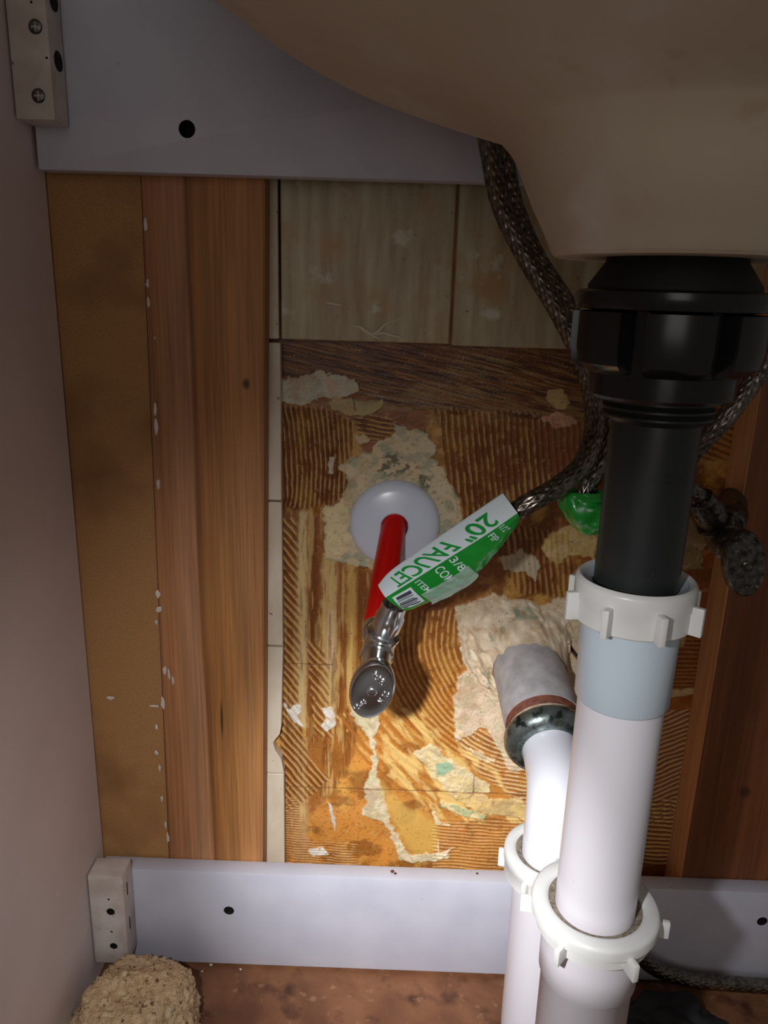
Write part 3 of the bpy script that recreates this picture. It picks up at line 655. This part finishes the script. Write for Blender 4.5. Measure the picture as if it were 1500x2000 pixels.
# ------------------------------------------------------------ white extension pipe with its nut
ex = tag(empty('extension_pipe', (AX, AY, .2)), 'long white plastic drain pipe with a slip nut, below the black tailpiece', 'pipe')
zn = zpx(1240, 1166, -.0215)
slip_nut('slip_nut', (AX, AY), zn, .0188, .0222, .0218, .008, .0172, 8, .0262, .12, parent=ex)
link('washer', lathe('washer', A, (0, 0, 1), [(.0157, zn-.003), (.0187, zn-.0008), (.0187, zn-.006), (.0157, zn-.006)], 64, True), M_GREYPVC, ex, 40)
zcp = zpx(1210, 1408, -.0178); zbot = zpx(1165, 1800, 0)-.012
link('coupling', lathe('coupling', A, (0, 0, 1), [(.0162, zn-.010), (.0180, zn-.010), (.0183, zcp+.03), (.0180, zcp+.001), (.0174, zcp), (.0162, zcp)], 64, True), M_GREYPVC, ex, 40)
link('pipe', lathe('pipe', A, (0, 0, 1), [(.0150, zn-.012), (.0165, zn-.012), (.0167, zbot), (.0150, zbot)], 64, True), M_PVC2, ex, 40)

# ------------------------------------------------------------ P-trap
pt = tag(empty('p_trap', (AX, AY, .03)), 'white plastic trap with two slip nuts at the foot of the long drain pipe', 'drain trap')
E_Y = -.118; e_c = at(1081, 1640, E_Y); EX = e_c.x                   # riser of the trap, under the wall elbow
zl = zpx(1170, 1856, -.0265)
slip_nut('slip_nut', (AX, AY), zl, .0196, .0268, .0245, .0058, .0125, 6, .0312, -1.25, parent=pt)
link('washer', lathe('washer', A, (0, 0, 1), [(.0168, zl-.0026), (.0195, zl-.0016), (.0195, zl-.005), (.0168, zl-.005)], 64, True), M_GRIME, pt, 40)
ze = at(1040, 1722, E_Y-.024).z
slip_nut('slip_nut', (EX, E_Y), ze, .0192, .0256, .0248, .006, .0155, 6, .0282, 2.95, parent=pt)
link('washer', lathe('washer', Vector((EX, E_Y, 0)), (0, 0, 1), [(.0163, ze-.0024), (.0191, ze-.0016), (.0191, ze-.005), (.0163, ze-.005)], 64, True), M_GRIME, pt, 40)
zu1 = zl-.011; zu2 = ze-.013
ctr = Vector(((AX+EX)/2, (AY+E_Y)/2, 0)); hd = Vector((EX-AX, E_Y-AY, 0)); R_ = hd.length/2; hd.normalize()
zb_ = .0225+R_
path = [Vector((AX, AY, zu1)), Vector((AX, AY, zu1-.012)), Vector((AX, AY, zu1-.0255)), Vector((AX, AY, zu1-.0265)), Vector((AX, AY, zb_))]
for k in range(1, 20):
    a = math.pi*k/20; path.append(ctr-hd*R_*math.cos(a)+Vector((0, 0, zb_-R_*math.sin(a))))
path += [Vector((EX, E_Y, zb_)), Vector((EX, E_Y, zu2-.02)), Vector((EX, E_Y, zu2))]
rad = [.0212, .0210, .0208, .0196]+[.0190]*20+[.0190, .0192, .0205, .0208]
rad = rad[:len(path)]+[.0205]*(len(path)-len(rad))
link('trap_bend', sweep('trap_bend', path, rad, 56), M_PVC2, pt, 50)

# ------------------------------------------------------------ waste pipe out of the wall, its nut, and the white elbow
g0 = at(1024, 1275, .004); g1 = at(1060, 1410, -.055); gd = (g1-g0).normalized()
ws = tag(empty('waste_pipe', tuple(g0)), 'grey galvanised waste pipe stub with a rusty threaded end in the wall putty', 'pipe')
link('pipe_stub', sweep('pipe_stub', [g0-gd*.01, g0, g0+(g1-g0)*.5, g1], [.0232, .0232, .0230, .0230], 64), M_GALV, ws, 50)
th_ = []; tr_ = []
for i in range(13):
    th_.append(g1+gd*(i*.0006-.0004)); tr_.append(.0226 if i % 2 else .0218)
link('thread', sweep('thread', th_, tr_, 64), M_RUST, ws, 60)
ta = tag(empty('trap_arm', tuple(g1)), 'white bent drain elbow from the wall nut down into the trap', 'pipe')
n0 = g1+gd*.0068
link('seal_ring', lathe('seal_ring', n0, tuple(gd), [(.012, -.0002), (.0226, -.0002), (.0230, .0006), (.0230, .0026), (.012, .0026)], 64, True), M_SEAL, ta, 50)
nc = n0+gd*.0026
link('compression_nut', lathe('compression_nut', nc, tuple(gd), [(.015, 0), (.0240, 0), (.0252, .0012), (.0256, .004), (.0250, .0068), (.0232, .0096), (.0205, .0114), (.0180, .0122), (.0160, .0118), (.015, .010)], 72, True), M_CRUSTY, ta, 60)
# elbow: leaves the nut along the stub, turns straight down
st_ = nc+gd*.006; en = Vector((EX, E_Y, zu2-.006)); K = Vector((EX, E_Y, st_.z-.004))
el = [st_]; cp = [st_, st_+gd*.030, Vector((EX, E_Y-.001, st_.z+.004)), Vector((EX, E_Y, st_.z-.045))]
for k in range(1, 25):
    t = k/24; el.append((1-t)**3*cp[0]+3*(1-t)**2*t*cp[1]+3*(1-t)*t*t*cp[2]+t**3*cp[3])
el += [Vector((EX, E_Y, (cp[3].z+en.z)/2)), en]
link('elbow', sweep('elbow', el, .0161, 56), M_PVC, ta, 60)

# putty plastered round the stub
def putty():
    V = []; Fc = []; n = 160; rows = 26
    cx, cz = at(1008, 1258, 0).x, at(1008, 1258, 0).z
    for i in range(rows):
        t = i/(rows-1)
        for k in range(n):
            a = 2*math.pi*k/n
            nz = mnoise.noise(Vector((math.cos(a)*1.6, math.sin(a)*1.6, 3.)))
            lobes = .0035*math.sin(a*3+.6)+.005*nz
            R0 = .0228+.0005; Rm = .034+lobes+.007*max(0, math.cos(a-3.3))
            r = R0+(Rm-R0)*t
            fold = .0034*math.sin(t*13+a*1.5+nz*6)*(1-t)**.6*(.25+t)+.0030*mnoise.noise(Vector((math.cos(a)*4*(1+t), math.sin(a)*4*(1+t), t*3)))+.0012*mnoise.noise(Vector((math.cos(a)*9*(1+t), math.sin(a)*9*(1+t), t*9)))
            h = .0012+.013*(1-t)**1.5*(1+.35*math.sin(a+.7))+fold
            if i == 0: h += .002
            if i == rows-1: h = -.001
            # centre slides from the stub axis to the wall patch
            c = g0+gd*(h/abs(gd.y)) if True else g0
            px = (c.x)*(1-t)+cx*t; pz = (c.z)*(1-t)+cz*t
            V.append((px+r*math.cos(a), -h, pz+r*math.sin(a)*1.02))
    for i in range(rows-1):
        for k in range(n): Fc.append((i*n+k, i*n+(k+1) % n, (i+1)*n+(k+1) % n, (i+1)*n+k))
    # close the back against the wall
    base = len(V)
    for k in range(n): v = V[k]; V.append((v[0], -.0005, v[2]))
    for k in range(n): Fc.append((k, (k+1) % n, base+(k+1) % n, base+k)); Fc.append((base+k, base+(k+1) % n, (rows-1)*n+(k+1) % n, (rows-1)*n+k))
    me = mesh('putty_collar', V, Fc); return me
tag(link('putty_collar', putty(), M_PUTTY, None, 70), 'thick cream putty smeared around the grey waste pipe on the wall', 'putty')

# ------------------------------------------------------------ supply pipes, wall plate, valves
pc = at(771, 1024, -.002)
ep = tag(link('wall_plate', lathe('wall_plate', (pc.x, 0, pc.z), (0, -1, 0), [(.0084, .0005), (.0084, .0078), (.0092, .0086), (.014, .0080), (.021, .0070), (.0255, .0056), (.0278, .0036), (.0286, .0012), (.0286, .0002)], 96, True), M_PLATE, None, 40),
         'round pale blue-white wall plate around the red pipe', 'wall plate')
r0 = at(768, 1034, -.007); r1 = at(737, 1212, -.054)
rin = r0+(r0-r1).normalized()*.010
tag(link('supply_pipe', sweep('supply_pipe', [rin, r0, r0+(r1-r0)*.5+Vector((0, 0, .0008)), r1+(r1-r0).normalized()*.006], .0079, 40), M_RED, None, 60),
    'bright red plastic water pipe coming out of the round wall plate', 'pipe')

def valve(root, inlet, body, out, stem, hc, hrx, hrz, hrot, m, marks=False, g=1.18):
    I, B, O, T = [Vector(v) for v in (inlet, body, out, stem)]
    d = (B-I).normalized()
    link('inlet_nut', sweep('inlet_nut', [I, I+d*.0012, I+(B-I)*.55, I+(B-I)*.60], [.0072*g, .0078*g, .0078*g, .0072*g], 48), m, root, 35)
    u = (O-B).normalized()
    bd = [sweep('b', [B-u*.0085*g, B-u*.0078*g, B+u*.0066*g, B+u*.0074*g, B+u*.0086*g, B+u*.0092*g], [.0066*g, .0074*g, .0074*g, .0082*g, .0082*g, .0074*g], 48), sweep('b', [I+(B-I)*.4, B], .0064*g, 32)]
    link('valve_body', join('valve_body', bd), m, root, 35)
    L = (O-B).length
    link('outlet_nut', sweep('outlet_nut', [B+u*.0088*g, B+u*.0098*g, B+u*.0108*g, B+u*(L*.74), B+u*(L*.80), B+u*L], [.0058*g, .0064*g, .0068*g, .0068*g, .0060*g, .0058*g], 48, True, lambda a: .6+.4*hexa(a)), m, root, 35)
    sd_ = (T-B).normalized()
    link('stem', sweep('stem', [B, B+(T-B)*.3, B+(T-B)*.34, B+(T-B)*.72, B+(T-B)*.76, T], [.0076*g, .0076*g, .0068*g, .0068*g, .0056*g, .0054*g], 40), m, root, 35)
    H = Vector(hc); n = Vector((.03, -1, .02)).normalized(); xa_ = Vector((math.cos(hrot), 0, math.sin(hrot))); xa_ = (xa_-n*xa_.dot(n)).normalized(); za_ = n.cross(xa_)
    if za_.z < 0: za_ = -za_
    V = []; Fc = []; N = 120
    rows = [(.001, -.0005), (.55, -.0006), (.86, -.0004), (.95, .0004), (.98, .0012), (1., .0022), (1., .0062), (.97, .0072), (.92, .0078), (.82, .0074), (.5, .0080), (.001, .0082)]
    for r, h in rows:
        for k in range(N):
            a = 2*math.pi*k/N; kn_ = 1+(.012 if k % 2 and .97 <= r else 0)
            V.append(H+(xa_*math.cos(a)*hrx+za_*math.sin(a)*hrz)*r*kn_+n*h)
    for i in range(len(rows)-1):
        for k in range(N): Fc.append((i*N+k, i*N+(k+1) % N, (i+1)*N+(k+1) % N, (i+1)*N+k))
    hd_ = link('handle', mesh('handle', V, Fc), m, root, 40)
    link('handle_screw', lathe('handle_screw', H+n*.0078, tuple(n), [(.0001, .0012), (.0016, .0014), (.0024, .0010), (.0028, .0002), (.0028, -.0004)], 32), m, hd_, 50)
    if marks:
        def place(s, cx, cz, wd, ht, rot):
            cr_, sr_ = math.cos(rot), math.sin(rot)
            def f(x, y, h):
                a = (x-.5)*wd*g; b_ = (y-.5)*ht*g; X_ = cx*g*1.06+a*cr_-b_*sr_; Z_ = cz*g*1.06+a*sr_+b_*cr_
                return H+xa_*X_+za_*Z_+n*(.0078+h)
            raised(text_mesh(s, .03), f, 'raised_mark', m, hd_, .0007)
        for a_ in marks: place(*a_)
    return hd_
v1 = tag(empty('shutoff_valve', tuple(r1)), 'shiny chrome shutoff valve with oval handle at the end of the red pipe', 'valve')
B1 = at(740, 1262, -.076)
O1 = at(771, 1180, -.083)
hc1 = at(727, 1336, -.108)
valve(v1, at(738, 1214, -.050), B1, O1, at(729, 1333, -.107), hc1, .0113, .0162, math.radians(-14), M_CHROME,
      [('P.M.', .0012, .0062, .0062, .0032, -.5), ('N 7.2', .0052, -.0014, .0058, .0026, -1.9+3.14), ('10-93', -.0030, -.0072, .0060, .0022, 1.0)])
# right valve, in the shade
v2 = tag(empty('shutoff_valve', tuple(at(1420, 1040, -.07))), 'dull dark shutoff valve with oval handle in shade right of the drain', 'valve')
i2 = at(1428, 1005, -.050); b2 = at(1412, 1045, -.076); o2_ = at(1366, 972, -.083); h2 = at(1444, 1094, -.106)
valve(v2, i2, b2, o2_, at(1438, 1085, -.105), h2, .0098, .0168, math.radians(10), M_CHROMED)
i0 = at(1436, 968, .004)
tag(link('supply_pipe', sweep('supply_pipe', [i0, i0+(i2-i0)*.5, i2+(i2-i0).normalized()*.006], .0079, 32), mat('dark_pipe', (60, 52, 46), rough=.4), None, 60), 'dark water pipe running from the wall to the shaded right valve', 'pipe')

# ------------------------------------------------------------ braided hoses
def braided(name, pts, r, pitch=.0036, parent=None, n=96, strands=20):
    P = spline([at(*p) for p in pts], 24); L = [0]
    for a, b_ in zip(P, P[1:]): L.append(L[-1]+(b_-a).length)
    ns = int(L[-1]/.00042); T = np.linspace(0, L[-1], ns); P = np.array([list(p) for p in P])
    Q = np.stack([np.interp(T, L, P[:, i]) for i in range(3)], -1)
    path, Tn, fr = rings([Vector(q) for q in Q])
    ang = np.arange(n)*2*math.pi/n; V = np.zeros((ns, n, 3))
    kz = 2*math.pi/pitch
    for i in range(ns):
        x, y = np.array(fr[i][0]), np.array(fr[i][1])
        ph1 = T[i]*kz*.5; a_ = strands/2
        s1 = np.sin(a_*ang+ph1); s2 = np.sin(a_*ang-ph1)
        h = np.maximum(s1, s2)*.5+.5
        rr = r*(1-.13*(1-h**.6))
        V[i] = Q[i]+(np.outer(np.cos(ang), x)+np.outer(np.sin(ang), y))*rr[:, None]
    idx = np.arange(ns*n).reshape(ns, n); nxt = np.roll(idx, -1, 1)
    Fq = np.stack([idx[:-1], nxt[:-1], nxt[1:], idx[1:]], -1).reshape(-1, 4)
    me = bpy.data.meshes.new(name); me.from_pydata(V.reshape(-1, 3).tolist(), [], Fq.tolist()+[list(range(n))[::-1], [(ns-1)*n+k for k in range(n)]]); me.update()
    return link(name, me, M_BRAID, parent, 180), [Vector(q) for q in Q]
h1 = tag(empty('supply_hose', tuple(O1)), 'braided steel faucet hose curving from the left valve, readable green label', 'hose', 'braided hoses')
u1 = (O1-B1).normalized()
braided('hose_braid', [(930, 140, -.048), (940, 200, -.050), (957, 300, -.052), (978, 400, -.056), (1026, 500, -.062), (1086, 600, -.070), (1132, 690, -.078), (1156, 770, -.086), (1160, 840, -.096), (1138, 905, -.110), (1090, 950, -.118), (1030, 985, -.121), (960, 1032, -.114), (880, 1088, -.103), (815, 1134, -.094), (783, 1160, -.088), (771, 1184, -.0828)], .0049, parent=h1)
h2_ = tag(empty('supply_hose', tuple(o2_)), 'braided steel faucet hose beside the first one, crumpled green label behind the black pipe', 'hose', 'braided hoses')
braided('hose_braid', [(955, 140, -.036), (966, 200, -.037), (984, 300, -.040), (1004, 400, -.043), (1046, 500, -.050), (1110, 600, -.058), (1152, 690, -.066), (1178, 770, -.074), (1187, 840, -.084), (1172, 905, -.092), (1146, 950, -.096), (1146, 990, -.097), (1180, 1012, -.097), (1240, 1012, -.096), (1300, 990, -.093), (1342, 958, -.088), (1367, 975, -.083)], .0049, parent=h2_)
h3 = tag(empty('supply_hose', (.13, -.1, .01)), 'dim braided hose passing down to the right valve side behind the drain, partly hidden', 'hose', 'braided hoses')
braided('hose_braid', [(1560, 560, -.075), (1515, 660, -.080), (1470, 745, -.084), (1415, 818, -.086), (1350, 888, -.078), (1290, 970, -.066), (1258, 1080, -.066), (1240, 1250, -.070), (1222, 1420, -.070), (1206, 1600, -.066), (1200, 1700, -.062), (1215, 1800, -.058), (1262, 1880, -.052), (1340, 1912, -.048), (1440, 1922, -.047), (1560, 1930, -.047)], .0049, parent=h3)

# ------------------------------------------------------------ the hose labels
def label_wrap(parent, name, L, Rr, front=1.):
    """L, Rr: (top, border, bottom) image points with depth at the two ends; builds a folded sleeve"""
    pass
def lerp(a, b, t): return a+(b-a)*t
TOPC = spline([at(738, 1143, -.0885), at(763, 1115, -.0890), at(820, 1074, -.094), (at(900, 1019, -.106)), at(982, 963, -.120)], 16)
BORC = spline([at(753, 1167, -.0955), at(800, 1138, -.0985), at(880, 1088, -.109), at(950, 1044, -.120), at(1011, 1002, -.129)], 16)
BOTC = spline([at(787, 1191, -.091), at(801, 1191, -.092), at(856, 1167, -.098), at(903, 1143, -.104), at(940, 1112, -.110), at(969, 1080, -.116), at(1000, 1040, -.121), at(1017, 1014, -.123)], 16)
def along(c, s):
    x = max(0, min(.99999, s))*(len(c)-1); i = int(x); return lerp(c[i], c[i+1], x-i)
def lab(s, t, h=0.):
    """s along (0 left, 1 right); t 0..1 white band from top edge to border, 1..2 green band to the bottom edge"""
    a, b_, c = along(TOPC, s), along(BORC, s), along(BOTC, s)
    if t <= 1: p = lerp(a, b_, t)+Vector((0, -.0010*math.sin(math.pi*t), 0))
    else:
        q = t-1; p = lerp(b_, c, q)
        w_ = .0016*q*mnoise.noise(Vector((s*9, q*3, 1.7)))+.0007*q*mnoise.noise(Vector((s*28, q*9, 4.)))
        p = p+Vector((0, -.0016*math.sin(math.pi*q)+w_, 0))
    return p+Vector((0, -h, 0))
def strip(name, t0, t1, m, parent, nt=14, ns=90, h=0., s0=0., s1=1., thick=.00018):
    V = []; Fc = []
    for hh in (h, h-thick):
        for j in range(nt+1):
            for i in range(ns+1): V.append(lab(s0+(s1-s0)*i/ns, t0+(t1-t0)*j/nt, hh))
    w_ = ns+1; off = w_*(nt+1)
    for j in range(nt):
        for i in range(ns):
            a = j*w_+i; Fc.append((a, a+1, a+w_+1, a+w_)); Fc.append((off+a, off+a+w_, off+a+w_+1, off+a+1))
    for i in range(ns): Fc.append((i, off+i, off+i+1, i+1)); a = nt*w_+i; Fc.append((a, a+1, off+a+1, off+a))
    for j in range(nt): a = j*w_; Fc.append((a, a+w_, off+a+w_, off+a)); a = j*w_+ns; Fc.append((a, off+a, off+a+w_, a+w_))
    return link(name, mesh(name, V, Fc), m, parent, 60)
lw = strip('hose_label', 0, 1, M_LW, h1); lw['label'] = 'white band of the hose label with green lettering'
lg = strip('label_band', 1, 2, M_LG, lw); lg['label'] = 'green band of the hose label'
# rear of the sleeve, closing it behind the hose
V = []; Fc = []; NS = 70; NT_ = 12
for j in range(NT_+1):
    for i in range(NS+1):
        s = i/NS; t = j/NT_; a, c = along(TOPC, s), along(BOTC, s); p = lerp(a, c, t); p = p+Vector((0, .0125*math.sin(math.pi*t)**.6+.0003, .0)); V.append(p)
for j in range(NT_):
    for i in range(NS): a = j*(NS+1)+i; Fc.append((a, a+1, a+NS+2, a+NS+1))
link('label_rear', mesh('label_rear', V, Fc), M_LGD, lw, 60)
def txt(s, s_a, s_b, t_a, t_b, m, name='lettering', bold=.018, h=.0003):
    """reads from s_a down to s_b, feet at t_a, heads at t_b"""
    raised(text_mesh(s, bold), lambda x, y, z: lab(lerp(s_a, s_b, x), lerp(t_a, t_b, y), h), name, m, lw)
txt('20"', .875, .655, .24, .93, M_INK); txt('FAUCET', .600, .165, .20, .90, M_INK)
def txt2(s, s_c, ds, t_a, t_b, m, h=.0003):
    """small line that reads across the green band, heads towards the right end"""
    raised(text_mesh(s, .01), lambda x, y, z: lab(s_c+(y-.5)*ds, lerp(t_a, t_b, x), h), 'lettering', m, lg)
txt2('1/2"', .86, .05, 1.08, 1.62, M_LW); txt2('FIP', .77, .045, 1.10, 1.55, M_LW)
txt2('3/8"', .505, .05, 1.04, 1.72, M_LW); txt2('COMP', .415, .05, 1.06, 1.78, M_LW); txt2('ITEM', .29, .035, 1.08, 1.6, M_LW)
bc = strip('barcode_panel', 1.14, 1.86, M_LW, lg, 8, 24, .0003, .05, .235)
for k, (t0, t1, sa, sb) in enumerate([(1.22, 1.34, .07, .20), (1.37, 1.385, .07, .19), (1.41, 1.43, .06, .20), (1.50, 1.53, .07, .19), (1.56, 1.62, .06, .20), (1.65, 1.67, .05, .20), (1.70, 1.72, .06, .19), (1.75, 1.79, .05, .20)]):
    strip('bar', t0, t1, M_INKB, bc, 1, 8, .0006, sa+.015, sb+.02, .0002)
# crumpled clear tape over the lower edge
V = []; Fc = []; ns, nt = 40, 10
for j in range(nt+1):
    for i in range(ns+1):
        s = .25+.29*i/ns; t = 1.52+.62*j/nt
        p = lab(s, min(t, 2.0), .0012+.0010*mnoise.noise(Vector((s*22, t*6, 9.))))
        if t > 2: p = p+Vector((.0003, -.0002, -.010*(t-2)))
        V.append(p)
for j in range(nt):
    for i in range(ns): a = j*(ns+1)+i; Fc.append((a, a+1, a+ns+2, a+ns+1))
tp = link('clear_tape', mesh('clear_tape', V, Fc), M_TAPE, lw, 50); tp['label'] = 'crumpled clear tape'

# second label: a crumpled green sleeve round the other hose
def crumple():
    pts = [at(1138, 958, -.096), at(1138, 984, -.097), at(1172, 1008, -.097), at(1215, 1016, -.097), at(1270, 1005, -.095)]
    P, T, fr = rings(spline(pts, 14)); V = []; Fc = []; n = 64; m = len(P)
    for i, (p, t) in enumerate(zip(P, T)):
        tt = i/(m-1)
        for k in range(n):
            a = 2*math.pi*k/n; dv = Vector((math.cos(a)*.25, -math.cos(a)*.5, math.sin(a)))
            r = .0090+.0064*abs(math.sin(a))**2*(1-.35*tt)+.0026*mnoise.noise(Vector((math.cos(a)*1.9, math.sin(a)*1.9, tt*7)))+.0016*abs(math.sin(tt*14+a*2.3))**.5+.0010*mnoise.noise(Vector((math.cos(a)*5, math.sin(a)*5, tt*12)))
            V.append(p+(fr[i][0]*math.cos(a)+fr[i][1]*math.sin(a))*r)
    for i in range(m-1):
        for k in range(n): Fc.append((i*n+k, i*n+(k+1) % n, (i+1)*n+(k+1) % n, (i+1)*n+k))
    return mesh('hose_label', V, Fc)
lc = link('hose_label', crumple(), M_LG, h2_, 180); lc['label'] = 'crumpled green hose label'

# ------------------------------------------------------------ on the cabinet floor
def lump(name, c, s, seed, amp, sub=6, freq=2.2, fine_=.0):
    bm = bmesh.new(); bmesh.ops.create_icosphere(bm, subdivisions=sub, radius=1.)
    for v in bm.verts:
        d = v.co.normalized(); k = 1+amp*mnoise.noise(d*freq+Vector((seed, 0, 0)))+fine_*mnoise.noise(d*14+Vector((seed, 3, 0)))+fine_*.6*mnoise.noise(d*34+Vector((seed, 7, 0)))
        q = Vector((d.x*s[0], d.y*s[1], d.z*s[2]))*k; v.co = Vector(c)+q
        if v.co.z < .0008: v.co.z = .0008
    return bm_mesh(bm, name)
tag(link('rough_chunk', lump('rough_chunk', (-.1475, -.099, .014), (.039, .038, .036), 2.3, .22, 6, 1.8, .07), M_CHUNK, None, 180), 'rough mottled beige lump on the floor in the left corner of the cabinet', 'lump')
cl = at(1325, 1925, -.075)
tag(link('dark_rag', lump('dark_rag', (cl.x, -.075, .008), (.030, .018, .014), 7.7, .35, 5, 2.4, .03), mat('dark_cloth', (34, 38, 40), (24, 27, 29), rough=.8), None, 180), 'dark crumpled rag on the floor right of the trap', 'rag')
c0 = [at(1190, 1960, -.12), at(1212, 1985, -.14)]
pc_ = [Vector((.125, -.088, .0062)), Vector((.135, -.105, .0062)), Vector((.142, -.130, .0062)), Vector((.150, -.16, .0062)), Vector((.165, -.20, .0062))]
tag(link('black_cord', sweep('black_cord', spline(pc_, 10), .0045, 24), M_DARKHOSE, None, 60), 'black cord on the floor behind the trap', 'cord')
for (px, py, s_) in [(412, 1884, .0012), (440, 1875, .0009), (395, 1897, .0008), (470, 1893, .0010), (766, 1702, .0014), (772, 1706, .0010), (246, 1683, .0012), (932, 1706, .0009), (1006, 1896, .0011)]:
    onr = py < 1720; Y = -.032 if onr else -.046
    p = at(px, py, Y); z = (zlt if onr else 0)+s_*.6
    e = (p.z-z)/(p.z-CAMZ); q = Vector(CAM)+(p-Vector(CAM))*((z-CAMZ)/(p.z-CAMZ))
    me = lump('crumb', (0, 0, 0), (s_, s_*.8, s_*.7), px*.1, .5, 2, 2.5) if False else None
    bm = bmesh.new(); bmesh.ops.create_icosphere(bm, subdivisions=2, radius=1.)
    for v in bm.verts: v.co = q+Vector((v.co.x*s_, v.co.y*s_*.8, v.co.z*s_*.6))*(1+.4*mnoise.noise(v.co*2+Vector((px, 0, 0))))
    o = link('crumb', bm_mesh(bm, 'crumb'), M_DEBRIS if not onr else M_RUST, None, 180)
    tag(o, {412: 'pale crumb in the middle of the loose crumbs on the floor near the beige lump', 440: 'small crumb tight against the lower rail above its floor neighbours', 395: 'crumb on the floor nearest to the rough beige lump',
            470: 'crumb on the floor farthest right of the little group by the lower rail', 1006: 'single crumb on the floor beside the white trap', 766: 'larger rusty flake on top of the lower rail, left of the pair',
            772: 'smaller rusty flake touching a larger one on top of the lower rail', 246: 'rusty flake on top of the lower rail above the corner block', 932: 'rusty flake on top of the lower rail nearest the white trap'}[px], 'debris', 'debris on the rail' if onr else 'crumbs on the floor')
